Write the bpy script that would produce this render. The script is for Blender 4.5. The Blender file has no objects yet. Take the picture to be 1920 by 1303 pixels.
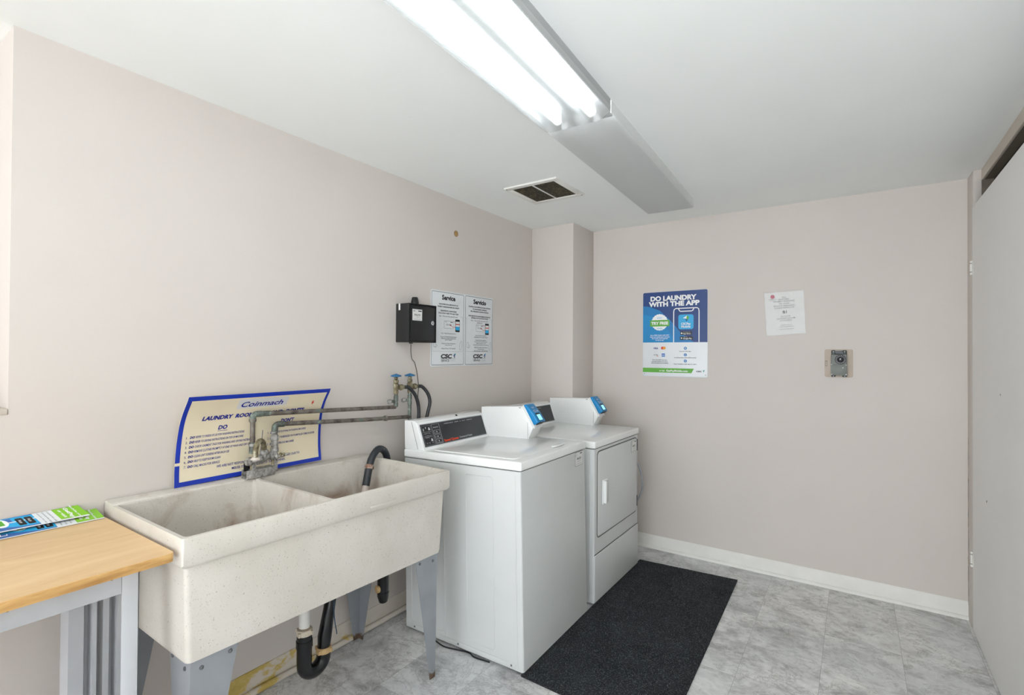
import bpy, bmesh, math, random
from mathutils import Vector, Matrix
R = math.radians
PI = math.pi
random.seed(7)
SC = bpy.context.scene
COL = SC.collection

# ------------------------------------------------------------------ camera
cam_data = bpy.data.cameras.new('camera')
cam = bpy.data.objects.new('camera', cam_data)
COL.objects.link(cam)
yaw, pit, rol = R(34.2687), R(0.4942), R(0.3634)
fwd = Vector((-math.sin(yaw), math.cos(yaw), 0)); rgt = Vector((math.cos(yaw), math.sin(yaw), 0)); upv = Vector((0, 0, 1))
f2 = fwd * math.cos(pit) + upv * math.sin(pit)
u2 = upv * math.cos(pit) - fwd * math.sin(pit)
r3 = rgt * math.cos(rol) + u2 * math.sin(rol)
u3 = u2 * math.cos(rol) - rgt * math.sin(rol)
m = Matrix((r3, u3, -f2)).transposed().to_4x4()
m.translation = Vector((2.0366, -0.3409, 1.3909))
cam.matrix_world = m
cam_data.sensor_width = 36.0
cam_data.lens = 943.2551 / 1920 * 36
cam_data.shift_y = 0.0021
cam_data.clip_start = 0.02
SC.camera = cam

# ------------------------------------------------------------------ world, exposure
w = bpy.data.worlds.new('world'); SC.world = w; w.use_nodes = True
bg = w.node_tree.nodes['Background']
bg.inputs[0].default_value = (0.93, 0.96, 1.0, 1); bg.inputs[1].default_value = 5.3
SC.view_settings.view_transform = 'Standard'
SC.view_settings.look = 'None'
SC.view_settings.exposure = 0.15
SC.view_settings.gamma = 1.0
SC.view_settings.use_curve_mapping = False
SC.cycles.max_bounces = 14
SC.cycles.diffuse_bounces = 10
SC.cycles.transparent_max_bounces = 12
SC.cycles.sample_clamp_indirect = 6.0
TUBE = 12.5        # fluorescent tube radiance
FILL_POWER = 20.0

def area(name, loc, rot, sx, sy, power, col=(1, 1, 1)):
    l = bpy.data.lights.new(name, 'AREA'); l.shape = 'RECTANGLE'; l.size = sx; l.size_y = sy
    l.energy = power; l.color = col
    o = bpy.data.objects.new(name, l); COL.objects.link(o)
    o.location = loc; o.rotation_euler = rot
    return o
# added unseen fill light behind the camera, aimed up to brighten ceiling and walls
area('fill_light', (2.1, -0.8, 1.3), (R(140), 0, 0), 0.5, 0.5, FILL_POWER, (0.92, 0.97, 1.0))

# ------------------------------------------------------------------ materials
MATS = {}
def new_mat(name):
    m = bpy.data.materials.new(name); m.use_nodes = True
    nt = m.node_tree; b = nt.nodes['Principled BSDF']
    MATS[name] = m
    return m, nt, b
def lin(c):
    return tuple(((x / 255) / 12.92 if x / 255 <= 0.04045 else ((x / 255 + 0.055) / 1.055) ** 2.4) for x in c) + (1,)
def N(nt, t, **kw):
    n = nt.nodes.new(t)
    for k, v in kw.items():
        if k in n.inputs: n.inputs[k].default_value = v
        else: setattr(n, k, v)
    return n
def ramp(nt, fac, stops):
    r = nt.nodes.new('ShaderNodeValToRGB')
    e = r.color_ramp.elements
    while len(e) < len(stops): e.new(0.5)
    for i, (p, c) in enumerate(stops):
        e[i].position = p; e[i].color = c if len(c) == 4 else tuple(c) + (1,)
    nt.links.new(fac, r.inputs[0]); return r.outputs[0]
def mixc(nt, fac, a, b, mode='MIX'):
    n = nt.nodes.new('ShaderNodeMix'); n.data_type = 'RGBA'; n.blend_type = mode
    for sock, v in ((n.inputs[0], fac), (n.inputs[6], a), (n.inputs[7], b)):
        if hasattr(v, 'links'): nt.links.new(v, sock)
        else: sock.default_value = v
    return n.outputs[2]
def coords(nt, scale=(1, 1, 1), rot=(0, 0, 0), loc=(0, 0, 0)):
    tc = nt.nodes.new('ShaderNodeTexCoord'); mp = nt.nodes.new('ShaderNodeMapping')
    mp.inputs['Scale'].default_value = scale; mp.inputs['Rotation'].default_value = rot; mp.inputs['Location'].default_value = loc
    nt.links.new(tc.outputs['Object'], mp.inputs[0]); return mp.outputs[0]
def noise(nt, vec, scale, detail=4, rough=0.55, dist=0.0):
    n = N(nt, 'ShaderNodeTexNoise', Scale=scale, Detail=detail, Roughness=rough, Distortion=dist)
    nt.links.new(vec, n.inputs['Vector']); return n.outputs[0]
def bump(nt, b, h, strength=0.2, dist=0.002):
    n = N(nt, 'ShaderNodeBump', Strength=strength, Distance=dist)
    nt.links.new(h, n.inputs['Height']); nt.links.new(n.outputs[0], b.inputs['Normal'])
def plain(name, rgb, rough=0.5, metal=0.0, spec=0.5, coat=0.0, var=0.06, vscale=9.0, bmp=0.0, bscale=120):
    m, nt, b = new_mat(name)
    c = lin(rgb)
    v = coords(nt)
    nz = noise(nt, v, vscale, 3)
    lo = tuple(x * (1 - var) for x in c[:3]) + (1,); hi = tuple(min(1, x * (1 + var)) for x in c[:3]) + (1,)
    nt.links.new(ramp(nt, nz, [(0.35, lo), (0.65, hi)]), b.inputs['Base Color'])
    b.inputs['Roughness'].default_value = rough; b.inputs['Metallic'].default_value = metal
    b.inputs['Specular IOR Level'].default_value = spec; b.inputs['Coat Weight'].default_value = coat
    if bmp: bump(nt, b, noise(nt, v, bscale, 3), bmp, 0.001)
    return m
def emis(name, rgb, s):
    m, nt, b = new_mat(name)
    b.inputs['Base Color'].default_value = lin(rgb)
    b.inputs['Emission Color'].default_value = lin(rgb); b.inputs['Emission Strength'].default_value = s
    return m

def wall_paint(name, rgb):
    m, nt, b = new_mat(name)
    v = coords(nt)
    c = lin(rgb)
    big = noise(nt, v, 1.3, 3)
    base = ramp(nt, big, [(0.3, tuple(x * 0.975 for x in c[:3])), (0.7, tuple(x * 1.02 for x in c[:3]))])
    sp = noise(nt, v, 26, 2, 0.5)
    spk = ramp(nt, sp, [(0.80, (0, 0, 0)), (0.81, (1, 1, 1))])
    col = mixc(nt, spk, base, tuple(x * 0.7 for x in c[:3]) + (1,))
    nt.links.new(col, b.inputs['Base Color'])
    b.inputs['Roughness'].default_value = 0.62; b.inputs['Specular IOR Level'].default_value = 0.3
    bump(nt, b, noise(nt, v, 90, 4, 0.6), 0.12, 0.002)
    return m
WALL = wall_paint('wall_paint', (208, 201, 195))
CEIL = wall_paint('ceiling_paint', (238, 241, 240))
DOORP = wall_paint('door_paint', (245, 244, 243))
BEIGE = wall_paint('beam_paint', (206, 197, 186))
JAMBSHADE = plain('brown_jamb_shade', (112, 104, 92), 0.7, var=0.08)  # brown carries the shade inside the opening and under the beam
TRIMW = plain('trim_white', (226, 225, 220), 0.5, var=0.03)

def grimy_trim():
    m, nt, b = new_mat('grimy_trim')
    v = coords(nt, (1, 3, 6))
    n = noise(nt, v, 3.2, 5, 0.6)
    sep = nt.nodes.new('ShaderNodeSeparateXYZ'); tc = nt.nodes.new('ShaderNodeTexCoord'); nt.links.new(tc.outputs['Object'], sep.inputs[0])
    mr = N(nt, 'ShaderNodeMapRange'); nt.links.new(sep.outputs[1], mr.inputs[0])
    mr.inputs[1].default_value = 0.75; mr.inputs[2].default_value = 1.15; mr.inputs[3].default_value = 0.10; mr.inputs[4].default_value = -0.12
    ad = nt.nodes.new('ShaderNodeMath'); ad.operation = 'ADD'; nt.links.new(n, ad.inputs[0]); nt.links.new(mr.outputs[0], ad.inputs[1]); n = ad.outputs[0]
    nt.links.new(ramp(nt, n, [(0.0, lin((214, 210, 202))), (0.50, lin((208, 200, 188))), (0.58, lin((196, 172, 96))), (1.0, lin((150, 128, 60)))]), b.inputs['Base Color'])
    b.inputs['Roughness'].default_value = 0.5
    return m
GRIMY = grimy_trim()

def floor_mat():
    m, nt, b = new_mat('vinyl_tile')
    v = coords(nt, rot=(0, 0, R(90)), loc=(0, 0, 0))
    br = N(nt, 'ShaderNodeTexBrick', Scale=1.0)
    br.inputs['Brick Width'].default_value = 0.61; br.inputs['Row Height'].default_value = 0.305
    br.inputs['Mortar Size'].default_value = 0.0006; br.inputs['Mortar Smooth'].default_value = 0.1; br.inputs['Bias'].default_value = 0
    br.offset = 0.5
    br.inputs['Color1'].default_value = (0.08, 0.08, 0.08, 1); br.inputs['Color2'].default_value = (1, 1, 1, 1); br.inputs['Mortar'].default_value = (0.5, 0.5, 0.5, 1)
    mp = nt.nodes.new('ShaderNodeMapping'); mp.inputs['Location'].default_value = (0.19, 0.222, 0)
    nt.links.new(v, mp.inputs[0]); nt.links.new(mp.outputs[0], br.inputs['Vector'])
    # each tile shifts the marbling so that the figure breaks at the seams
    v0 = coords(nt)
    sh = nt.nodes.new('ShaderNodeVectorMath'); sh.operation = 'MULTIPLY_ADD'
    sh.inputs[1].default_value = (7.3, 4.1, 3.0)
    nt.links.new(br.outputs['Color'], sh.inputs[0]); nt.links.new(v0, sh.inputs[2])
    mp2 = nt.nodes.new('ShaderNodeMapping'); mp2.inputs['Rotation'].default_value = (0, 0, R(28)); mp2.inputs['Scale'].default_value = (1.0, 1.35, 1)
    nt.links.new(sh.outputs[0], mp2.inputs[0])
    n1 = noise(nt, mp2.outputs[0], 3.8, 14, 0.74, 0.7)
    n2 = noise(nt, mp2.outputs[0], 13.0, 12, 0.78, 0.8)
    n3 = noise(nt, v0, 70, 4, 0.7)
    c1 = ramp(nt, n1, [(0.32, lin((132, 129, 127))), (0.43, lin((170, 170, 171))), (0.51, lin((214, 214, 214))), (0.64, lin((240, 240, 238)))])
    c2 = ramp(nt, n2, [(0.36, lin((118, 112, 107))), (0.47, lin((200, 199, 198))), (0.62, lin((236, 236, 235)))])
    c = mixc(nt, 0.40, c1, c2)
    n4 = noise(nt, mp2.outputs[0], 4.5, 10, 0.72, 0.5)
    vein = ramp(nt, n4, [(0.485, (0, 0, 0)), (0.50, (0.55, 0.55, 0.55)), (0.515, (0, 0, 0))])
    c = mixc(nt, vein, c, lin((112, 108, 105)))
    blu = ramp(nt, noise(nt, v0, 2.3, 3), [(0.45, (0, 0, 0)), (0.65, (0.35, 0.35, 0.35))])
    c = mixc(nt, blu, c, lin((196, 201, 204)))
    t = ramp(nt, br.outputs['Color'], [(0, (0.86, 0.87, 0.88)), (1, (1.04, 1.04, 1.03))])
    c = mixc(nt, 1.0, c, t, 'MULTIPLY')
    c = mixc(nt, 0.10, c, ramp(nt, n3, [(0.3, (0.15, 0.15, 0.15)), (0.7, (0.85, 0.85, 0.85))]), 'OVERLAY')
    c = mixc(nt, br.outputs['Fac'], c, lin((138, 138, 140)))
    nt.links.new(c, b.inputs['Base Color'])
    b.inputs['Roughness'].default_value = 0.42; b.inputs['Specular IOR Level'].default_value = 0.35
    bump(nt, b, noise(nt, v0, 45, 6, 0.7), 0.10, 0.001)
    return m
FLOOR = floor_mat()

def rug_mat():
    m, nt, b = new_mat('charcoal_carpet')
    v = coords(nt)
    n = noise(nt, v, 210, 3, 0.75)
    n2 = noise(nt, v, 6, 3)
    c = ramp(nt, n, [(0.30, lin((14, 15, 17))), (0.50, lin((44, 46, 49))), (0.60, lin((78, 82, 86))), (0.72, lin((165, 168, 172)))])
    c = mixc(nt, 0.25, c, ramp(nt, n2, [(0.3, lin((22, 24, 26))), (0.7, lin((70, 73, 77)))]))
    nt.links.new(c, b.inputs['Base Color']); b.inputs['Roughness'].default_value = 0.95; b.inputs['Specular IOR Level'].default_value = 0.1
    bump(nt, b, n, 0.9, 0.006)
    return m
RUG = rug_mat()

def sink_mat():
    m, nt, b = new_mat('speckled_sink')
    v = coords(nt)
    big = noise(nt, v, 4, 4)
    base = ramp(nt, big, [(0.3, lin((201, 196, 186))), (0.7, lin((215, 210, 202)))])
    vs = coords(nt, (2.2, 1.0, 1.0), (R(40), R(20), R(10)))
    f1 = noise(nt, vs, 230, 2, 0.6, 1.2)
    m1 = ramp(nt, f1, [(0.665, (0, 0, 0)), (0.70, (0.85, 0.85, 0.85))])
    c = mixc(nt, m1, base, lin((120, 112, 102)))
    vs2 = coords(nt, (1.0, 2.0, 1.0), (R(-30), R(50), R(0)))
    f2_ = noise(nt, vs2, 95, 3, 0.6, 1.2)
    m2 = ramp(nt, f2_, [(0.68, (0, 0, 0)), (0.72, (0.8, 0.8, 0.8))])
    c = mixc(nt, m2, c, lin((112, 103, 94)))
    # rusty stains low in the bowls, worn in patches
    sep = nt.nodes.new('ShaderNodeSeparateXYZ'); tc = nt.nodes.new('ShaderNodeTexCoord'); nt.links.new(tc.outputs['Object'], sep.inputs[0])
    st = noise(nt, v, 7, 5, 0.6, 0.6)
    mr = N(nt, 'ShaderNodeMapRange'); nt.links.new(sep.outputs[2], mr.inputs[0])
    mr.inputs[1].default_value = -0.36; mr.inputs[2].default_value = -0.08; mr.inputs[3].default_value = 0.34; mr.inputs[4].default_value = -0.12
    inx = N(nt, 'ShaderNodeMapRange'); nt.links.new(sep.outputs[0], inx.inputs[0])
    inx.inputs[1].default_value = -0.03; inx.inputs[2].default_value = -0.06; inx.inputs[3].default_value = 0; inx.inputs[4].default_value = 1
    ad = nt.nodes.new('ShaderNodeMath'); ad.operation = 'ADD'; nt.links.new(st, ad.inputs[0]); nt.links.new(mr.outputs[0], ad.inputs[1])
    iny = N(nt, 'ShaderNodeMapRange'); nt.links.new(sep.outputs[1], iny.inputs[0])
    iny.inputs[1].default_value = 0.026; iny.inputs[2].default_value = 0.04; iny.inputs[3].default_value = 0; iny.inputs[4].default_value = 1
    stm = ramp(nt, ad.outputs[0], [(0.40, (0, 0, 0)), (0.70, (0.85, 0.85, 0.85))])
    mm = nt.nodes.new('ShaderNodeMath'); mm.operation = 'MULTIPLY'; nt.links.new(stm, mm.inputs[0]); nt.links.new(inx.outputs[0], mm.inputs[1])
    m3 = nt.nodes.new('ShaderNodeMath'); m3.operation = 'MULTIPLY'; nt.links.new(mm.outputs[0], m3.inputs[0]); nt.links.new(iny.outputs[0], m3.inputs[1]); mm = m3
    c = mixc(nt, mm.outputs[0], c, lin((150, 122, 100)))
    nt.links.new(c, b.inputs['Base Color'])
    b.inputs['Roughness'].default_value = 0.5; b.inputs['Specular IOR Level'].default_value = 0.3
    bump(nt, b, f1, 0.12, 0.001)
    return m
SINK = sink_mat()

def wood_mat(name, tones, sc):
    m, nt, b = new_mat(name)
    v = coords(nt, sc)
    n = noise(nt, v, 6, 8, 0.6, 0.8)
    n2 = noise(nt, v, 30, 3, 0.6)
    c = ramp(nt, n, [(0.3, lin(tones[0])), (0.5, lin(tones[1])), (0.7, lin(tones[2]))])
    c = mixc(nt, 0.18, c, ramp(nt, n2, [(0.3, lin(tones[0])), (0.7, lin(tones[2]))]))
    nt.links.new(c, b.inputs['Base Color']); b.inputs['Roughness'].default_value = 0.36
    bump(nt, b, n2, 0.05, 0.001)
    return m
WOOD = wood_mat('pale_wood', ((208, 170, 118), (222, 187, 137), (231, 200, 154)), (2.2, 0.45, 2.2))
WOODE = wood_mat('wood_edge', ((168, 122, 66), (204, 160, 98), (222, 184, 124)), (3, 0.9, 6))

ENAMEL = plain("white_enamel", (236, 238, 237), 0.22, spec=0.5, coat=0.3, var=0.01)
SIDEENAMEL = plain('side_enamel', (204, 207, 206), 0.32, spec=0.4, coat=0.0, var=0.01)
BLACKP = plain('black_plastic', (26, 27, 29), 0.35, var=0.1)
CONS = plain('console_black', (40, 42, 45), 0.35, var=0.04)
SILV = plain('silver_trim', (150, 153, 156), 0.35, metal=0.6)
GREYP = plain('grey_painted_steel', (148, 152, 158), 0.42, metal=0.15, var=0.12, vscale=14)
def leg_paint():
    m, nt, b = new_mat('chipped_grey_paint')
    v = coords(nt)
    sep = nt.nodes.new('ShaderNodeSeparateXYZ'); tc = nt.nodes.new('ShaderNodeTexCoord'); nt.links.new(tc.outputs['Object'], sep.inputs[0])
    n = noise(nt, v, 40, 5, 0.7)
    base = ramp(nt, noise(nt, v, 5, 3), [(0.3, lin((134, 138, 143))), (0.7, lin((152, 156, 161)))])
    chips = ramp(nt, noise(nt, v, 75, 2), [(0.74, (0, 0, 0)), (0.76, (1, 1, 1))])
    c = mixc(nt, chips, base, lin((205, 205, 205)))
    mr = N(nt, 'ShaderNodeMapRange'); nt.links.new(sep.outputs[2], mr.inputs[0])
    mr.inputs[1].default_value = -0.82; mr.inputs[2].default_value = -0.875; mr.inputs[3].default_value = -0.2; mr.inputs[4].default_value = 0.4
    ad = nt.nodes.new('ShaderNodeMath'); ad.operation = 'ADD'; nt.links.new(n, ad.inputs[0]); nt.links.new(mr.outputs[0], ad.inputs[1])
    rm = ramp(nt, ad.outputs[0], [(0.62, (0, 0, 0)), (0.72, (1, 1, 1))])
    c = mixc(nt, rm, c, ramp(nt, n, [(0.3, lin((50, 38, 30))), (0.7, lin((120, 96, 78)))]))
    nt.links.new(c, b.inputs['Base Color']); b.inputs['Roughness'].default_value = 0.45; b.inputs['Metallic'].default_value = 0.1
    return m
LEGP = leg_paint()
TABLEP = plain('grey_table_paint', (196, 199, 203), 0.45, var=0.05, vscale=6)
CORRP = plain('grey_board_paint', (180, 182, 186), 0.5, var=0.05, vscale=6)
def corroded(name, stops, metal=0.35, sc=22):
    m, nt, b = new_mat(name)
    v = coords(nt)
    n = noise(nt, v, sc, 5, 0.65)
    nt.links.new(ramp(nt, n, [(p, lin(c)) for p, c in stops]), b.inputs['Base Color'])
    b.inputs['Roughness'].default_value = 0.55; b.inputs['Metallic'].default_value = metal
    bump(nt, b, noise(nt, v, 160, 3), 0.4, 0.001)
    return m
COPPER = corroded('aged_copper', [(0.30, (62, 58, 54)), (0.45, (104, 96, 88)), (0.56, (128, 122, 114)), (0.66, (98, 120, 112)), (0.78, (190, 196, 190))])
VERDI = corroded('verdigris_copper', [(0.32, (62, 58, 52)), (0.45, (92, 96, 90)), (0.56, (116, 128, 120)), (0.68, (198, 200, 194))])
BRASS = corroded('aged_brass', [(0.32, (74, 66, 50)), (0.46, (122, 112, 88)), (0.58, (156, 150, 124)), (0.70, (206, 204, 190))], 0.45, 45)
PITTED = corroded('pitted_metal', [(0.34, (96, 92, 86)), (0.46, (150, 148, 144)), (0.62, (186, 184, 180)), (0.75, (226, 224, 220))], 0.4, 60)
RUSTY = corroded('rusty_clamp', [(0.35, (70, 66, 62)), (0.5, (150, 110, 90)), (0.65, (188, 180, 172))], 0.4, 60)
RUBBER = plain('black_rubber', (38, 39, 42), 0.38, var=0.1)
def spat_rubber():
    m, nt, b = new_mat('paint_spattered_rubber')
    v = coords(nt)
    c = mixc(nt, ramp(nt, noise(nt, v, 60, 2), [(0.70, (0, 0, 0)), (0.73, (1, 1, 1))]), lin((38, 42, 48)), lin((190, 192, 194)))
    nt.links.new(c, b.inputs['Base Color']); b.inputs['Roughness'].default_value = 0.4
    return m
SPAT = spat_rubber()
PVC = plain('old_white_pvc', (214, 204, 194), 0.45, var=0.05, vscale=20)
WPVC = plain('white_pvc', (220, 220, 216), 0.4, var=0.03)
ABS = plain('black_abs', (20, 21, 23), 0.25, var=0.2, vscale=20)
NUTW = plain('cream_nut', (206, 196, 178), 0.5, var=0.12, vscale=30)
NUTY = plain('yellowed_nut', (196, 166, 118), 0.5, var=0.15, vscale=30)
BLUEH = plain('blue_handwheel', (34, 104, 150), 0.45, var=0.2, vscale=60)
SCREW = plain('screw_steel', (120, 122, 124), 0.35, metal=0.7)
WHITEP = plain('white_plastic', (228, 229, 228), 0.4, var=0.02)
CSCBLUE = plain('blue_reader_plastic', (28, 138, 200), 0.35, var=0.03)
LCD = emis('lit_lcd', (150, 226, 246), 0.75)
DARKINK = plain('dark_ink', (52, 52, 56), 0.6, var=0.0)
PALEINK = plain('pale_ink', (205, 208, 210), 0.6, var=0.0)
WHITEINK = plain('white_ink', (240, 241, 242), 0.6, var=0.0)
GREYINK = plain('grey_ink', (110, 112, 116), 0.6, var=0.0)
REDINK = plain('red_ink', (206, 52, 40), 0.6, var=0.0)
ORANGEINK = plain('orange_red_ink', (236, 74, 34), 0.6, var=0.0)
BLUEINK = plain('sign_blue_ink', (22, 38, 138), 0.55, var=0.03)
BORDERBLUE = plain('sign_border_blue', (10, 50, 170), 0.5, var=0.12, vscale=8)
CREAM = plain('sign_cream', (228, 216, 188), 0.5, var=0.03, vscale=5)
LOGOPATCH = plain('logo_patch', (212, 212, 212), 0.45, var=0.01)
SIGNW = plain('sign_white', (224, 228, 231), 0.35, var=0.01)
NAVY = plain('poster_navy', (24, 62, 124), 0.35, var=0.02)
MIDBLUE = plain('poster_blue', (0, 120, 184), 0.35, var=0.02)
LBLUE = plain('poster_light_blue', (36, 166, 220), 0.35, var=0.02)
GREEN = plain('poster_green', (94, 172, 58), 0.4, var=0.02)
LGREEN = plain('flyer_green', (132, 196, 40), 0.4, var=0.02)
FLBLUE = plain('flyer_blue', (62, 104, 172), 0.4, var=0.03)
TEAL = plain('logo_teal', (40, 160, 150), 0.4, var=0.02)
VISAB = plain('card_blue', (32, 64, 140), 0.5)
AMEX = plain('card_bright_blue', (28, 108, 190), 0.5)
MCR = plain('card_red', (214, 60, 40), 0.5); MCY = plain('card_yellow', (240, 160, 50), 0.5)
PINKLOGO = plain('pink_logo', (190, 84, 108), 0.5, var=0.05, vscale=80)
PAPER = plain('white_paper', (222, 223, 221), 0.6, var=0.01)
TPLATE = plain('tan_plate', (186, 172, 156), 0.4, var=0.06, vscale=12)
TGREY = plain('thermostat_grey', (112, 116, 112), 0.45, var=0.04)
TDARK = plain('thermostat_dark', (66, 70, 68), 0.45, var=0.04)
VENTD = corroded('dusty_vent_core', [(0.3, (30, 28, 24)), (0.5, (62, 57, 44)), (0.7, (104, 96, 72))], 0.0, 60)
TRAYP = plain('darkened_tray_enamel', (168, 170, 170), 0.5, var=0.03)  # tray colour darkened so a dim streak shows between the lit tubes
FIXW = plain('fixture_white', (222, 224, 223), 0.4, var=0.02)
GAPSHADE = plain('gap_shade', (40, 34, 28), 0.8)
PLUG = plain('brown_patch', (160, 128, 84), 0.8, var=0.15, vscale=60)
CRACK = plain('paint_crack', (132, 124, 115), 0.9)
CABLE = plain('grey_cable', (70, 66, 62), 0.5)

def lens_mat(name, trans, transl, tint=(225, 228, 227), tcol=0.93, refr=0.0):
    m, nt, b = new_mat(name)
    out = nt.nodes['Material Output']
    nt.nodes.remove(b)
    v = coords(nt, (1, 1, 1))
    tr = N(nt, 'ShaderNodeBsdfTransparent'); tl = N(nt, 'ShaderNodeBsdfTranslucent'); df = N(nt, 'ShaderNodeBsdfDiffuse')
    tl.inputs[0].default_value = (tcol, tcol * 1.01, tcol * 1.01, 1)
    df.inputs[0].default_value = lin(tint)
    gl = N(nt, 'ShaderNodeBsdfGlossy', Roughness=0.25); gl.inputs[0].default_value = (0.9, 0.9, 0.9, 1)
    # fine prismatic texture of the acrylic
    wv = N(nt, 'ShaderNodeTexWave', Scale=62.0, Distortion=0.4); wv.bands_direction = 'Y'
    nt.links.new(v, wv.inputs['Vector'])
    bp = N(nt, 'ShaderNodeBump', Strength=0.5, Distance=0.002); nt.links.new(wv.outputs[1], bp.inputs['Height'])
    nt.links.new(bp.outputs[0], df.inputs['Normal']); nt.links.new(bp.outputs[0], gl.inputs['Normal'])
    rf = N(nt, 'ShaderNodeBsdfRefraction', Roughness=0.42, IOR=1.12); rf.inputs[0].default_value = (refr, refr, refr, 1)
    nt.links.new(bp.outputs[0], rf.inputs['Normal'])
    a = nt.nodes.new('ShaderNodeMixShader'); a.inputs[0].default_value = transl
    nt.links.new(df.outputs[0], a.inputs[1]); nt.links.new((rf if refr else tl).outputs[0], a.inputs[2])
    g = nt.nodes.new('ShaderNodeMixShader'); g.inputs[0].default_value = 0.06
    nt.links.new(a.outputs[0], g.inputs[1]); nt.links.new(gl.outputs[0], g.inputs[2])
    c = nt.nodes.new('ShaderNodeMixShader'); c.inputs[0].default_value = trans
    nt.links.new(g.outputs[0], c.inputs[1]); nt.links.new(tr.outputs[0], c.inputs[2])
    nt.links.new(c.outputs[0], out.inputs[0])
    return m
LENS = lens_mat('prismatic_lens', 0.30, 0.6, refr=0.9)
LENSOFF = lens_mat('prismatic_lens_unlit', 0.08, 0.45, (238, 240, 240))
TUBEM = emis('lit_tube', (246, 251, 255), TUBE)
TUBEOFF = plain('unlit_tube', (220, 220, 218), 0.3)

def sleeve_mat():
    m, nt, b = new_mat('clear_plastic')
    out = nt.nodes['Material Output']
    b.inputs['Base Color'].default_value = (0.95, 0.95, 0.95, 1); b.inputs['Roughness'].default_value = 0.12
    b.inputs['Specular IOR Level'].default_value = 1.0; b.inputs['Coat Weight'].default_value = 1.0; b.inputs['Coat Roughness'].default_value = 0.08
    v = coords(nt)
    bump(nt, b, noise(nt, v, 22, 3, 0.6, 1.0), 1.0, 0.02)
    tr = N(nt, 'ShaderNodeBsdfTransparent'); mx = nt.nodes.new('ShaderNodeMixShader'); mx.inputs[0].default_value = 0.88
    nt.links.new(b.outputs[0], mx.inputs[1]); nt.links.new(tr.outputs[0], mx.inputs[2]); nt.links.new(mx.outputs[0], out.inputs[0])
    return m
SLEEVE = sleeve_mat()

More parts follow.
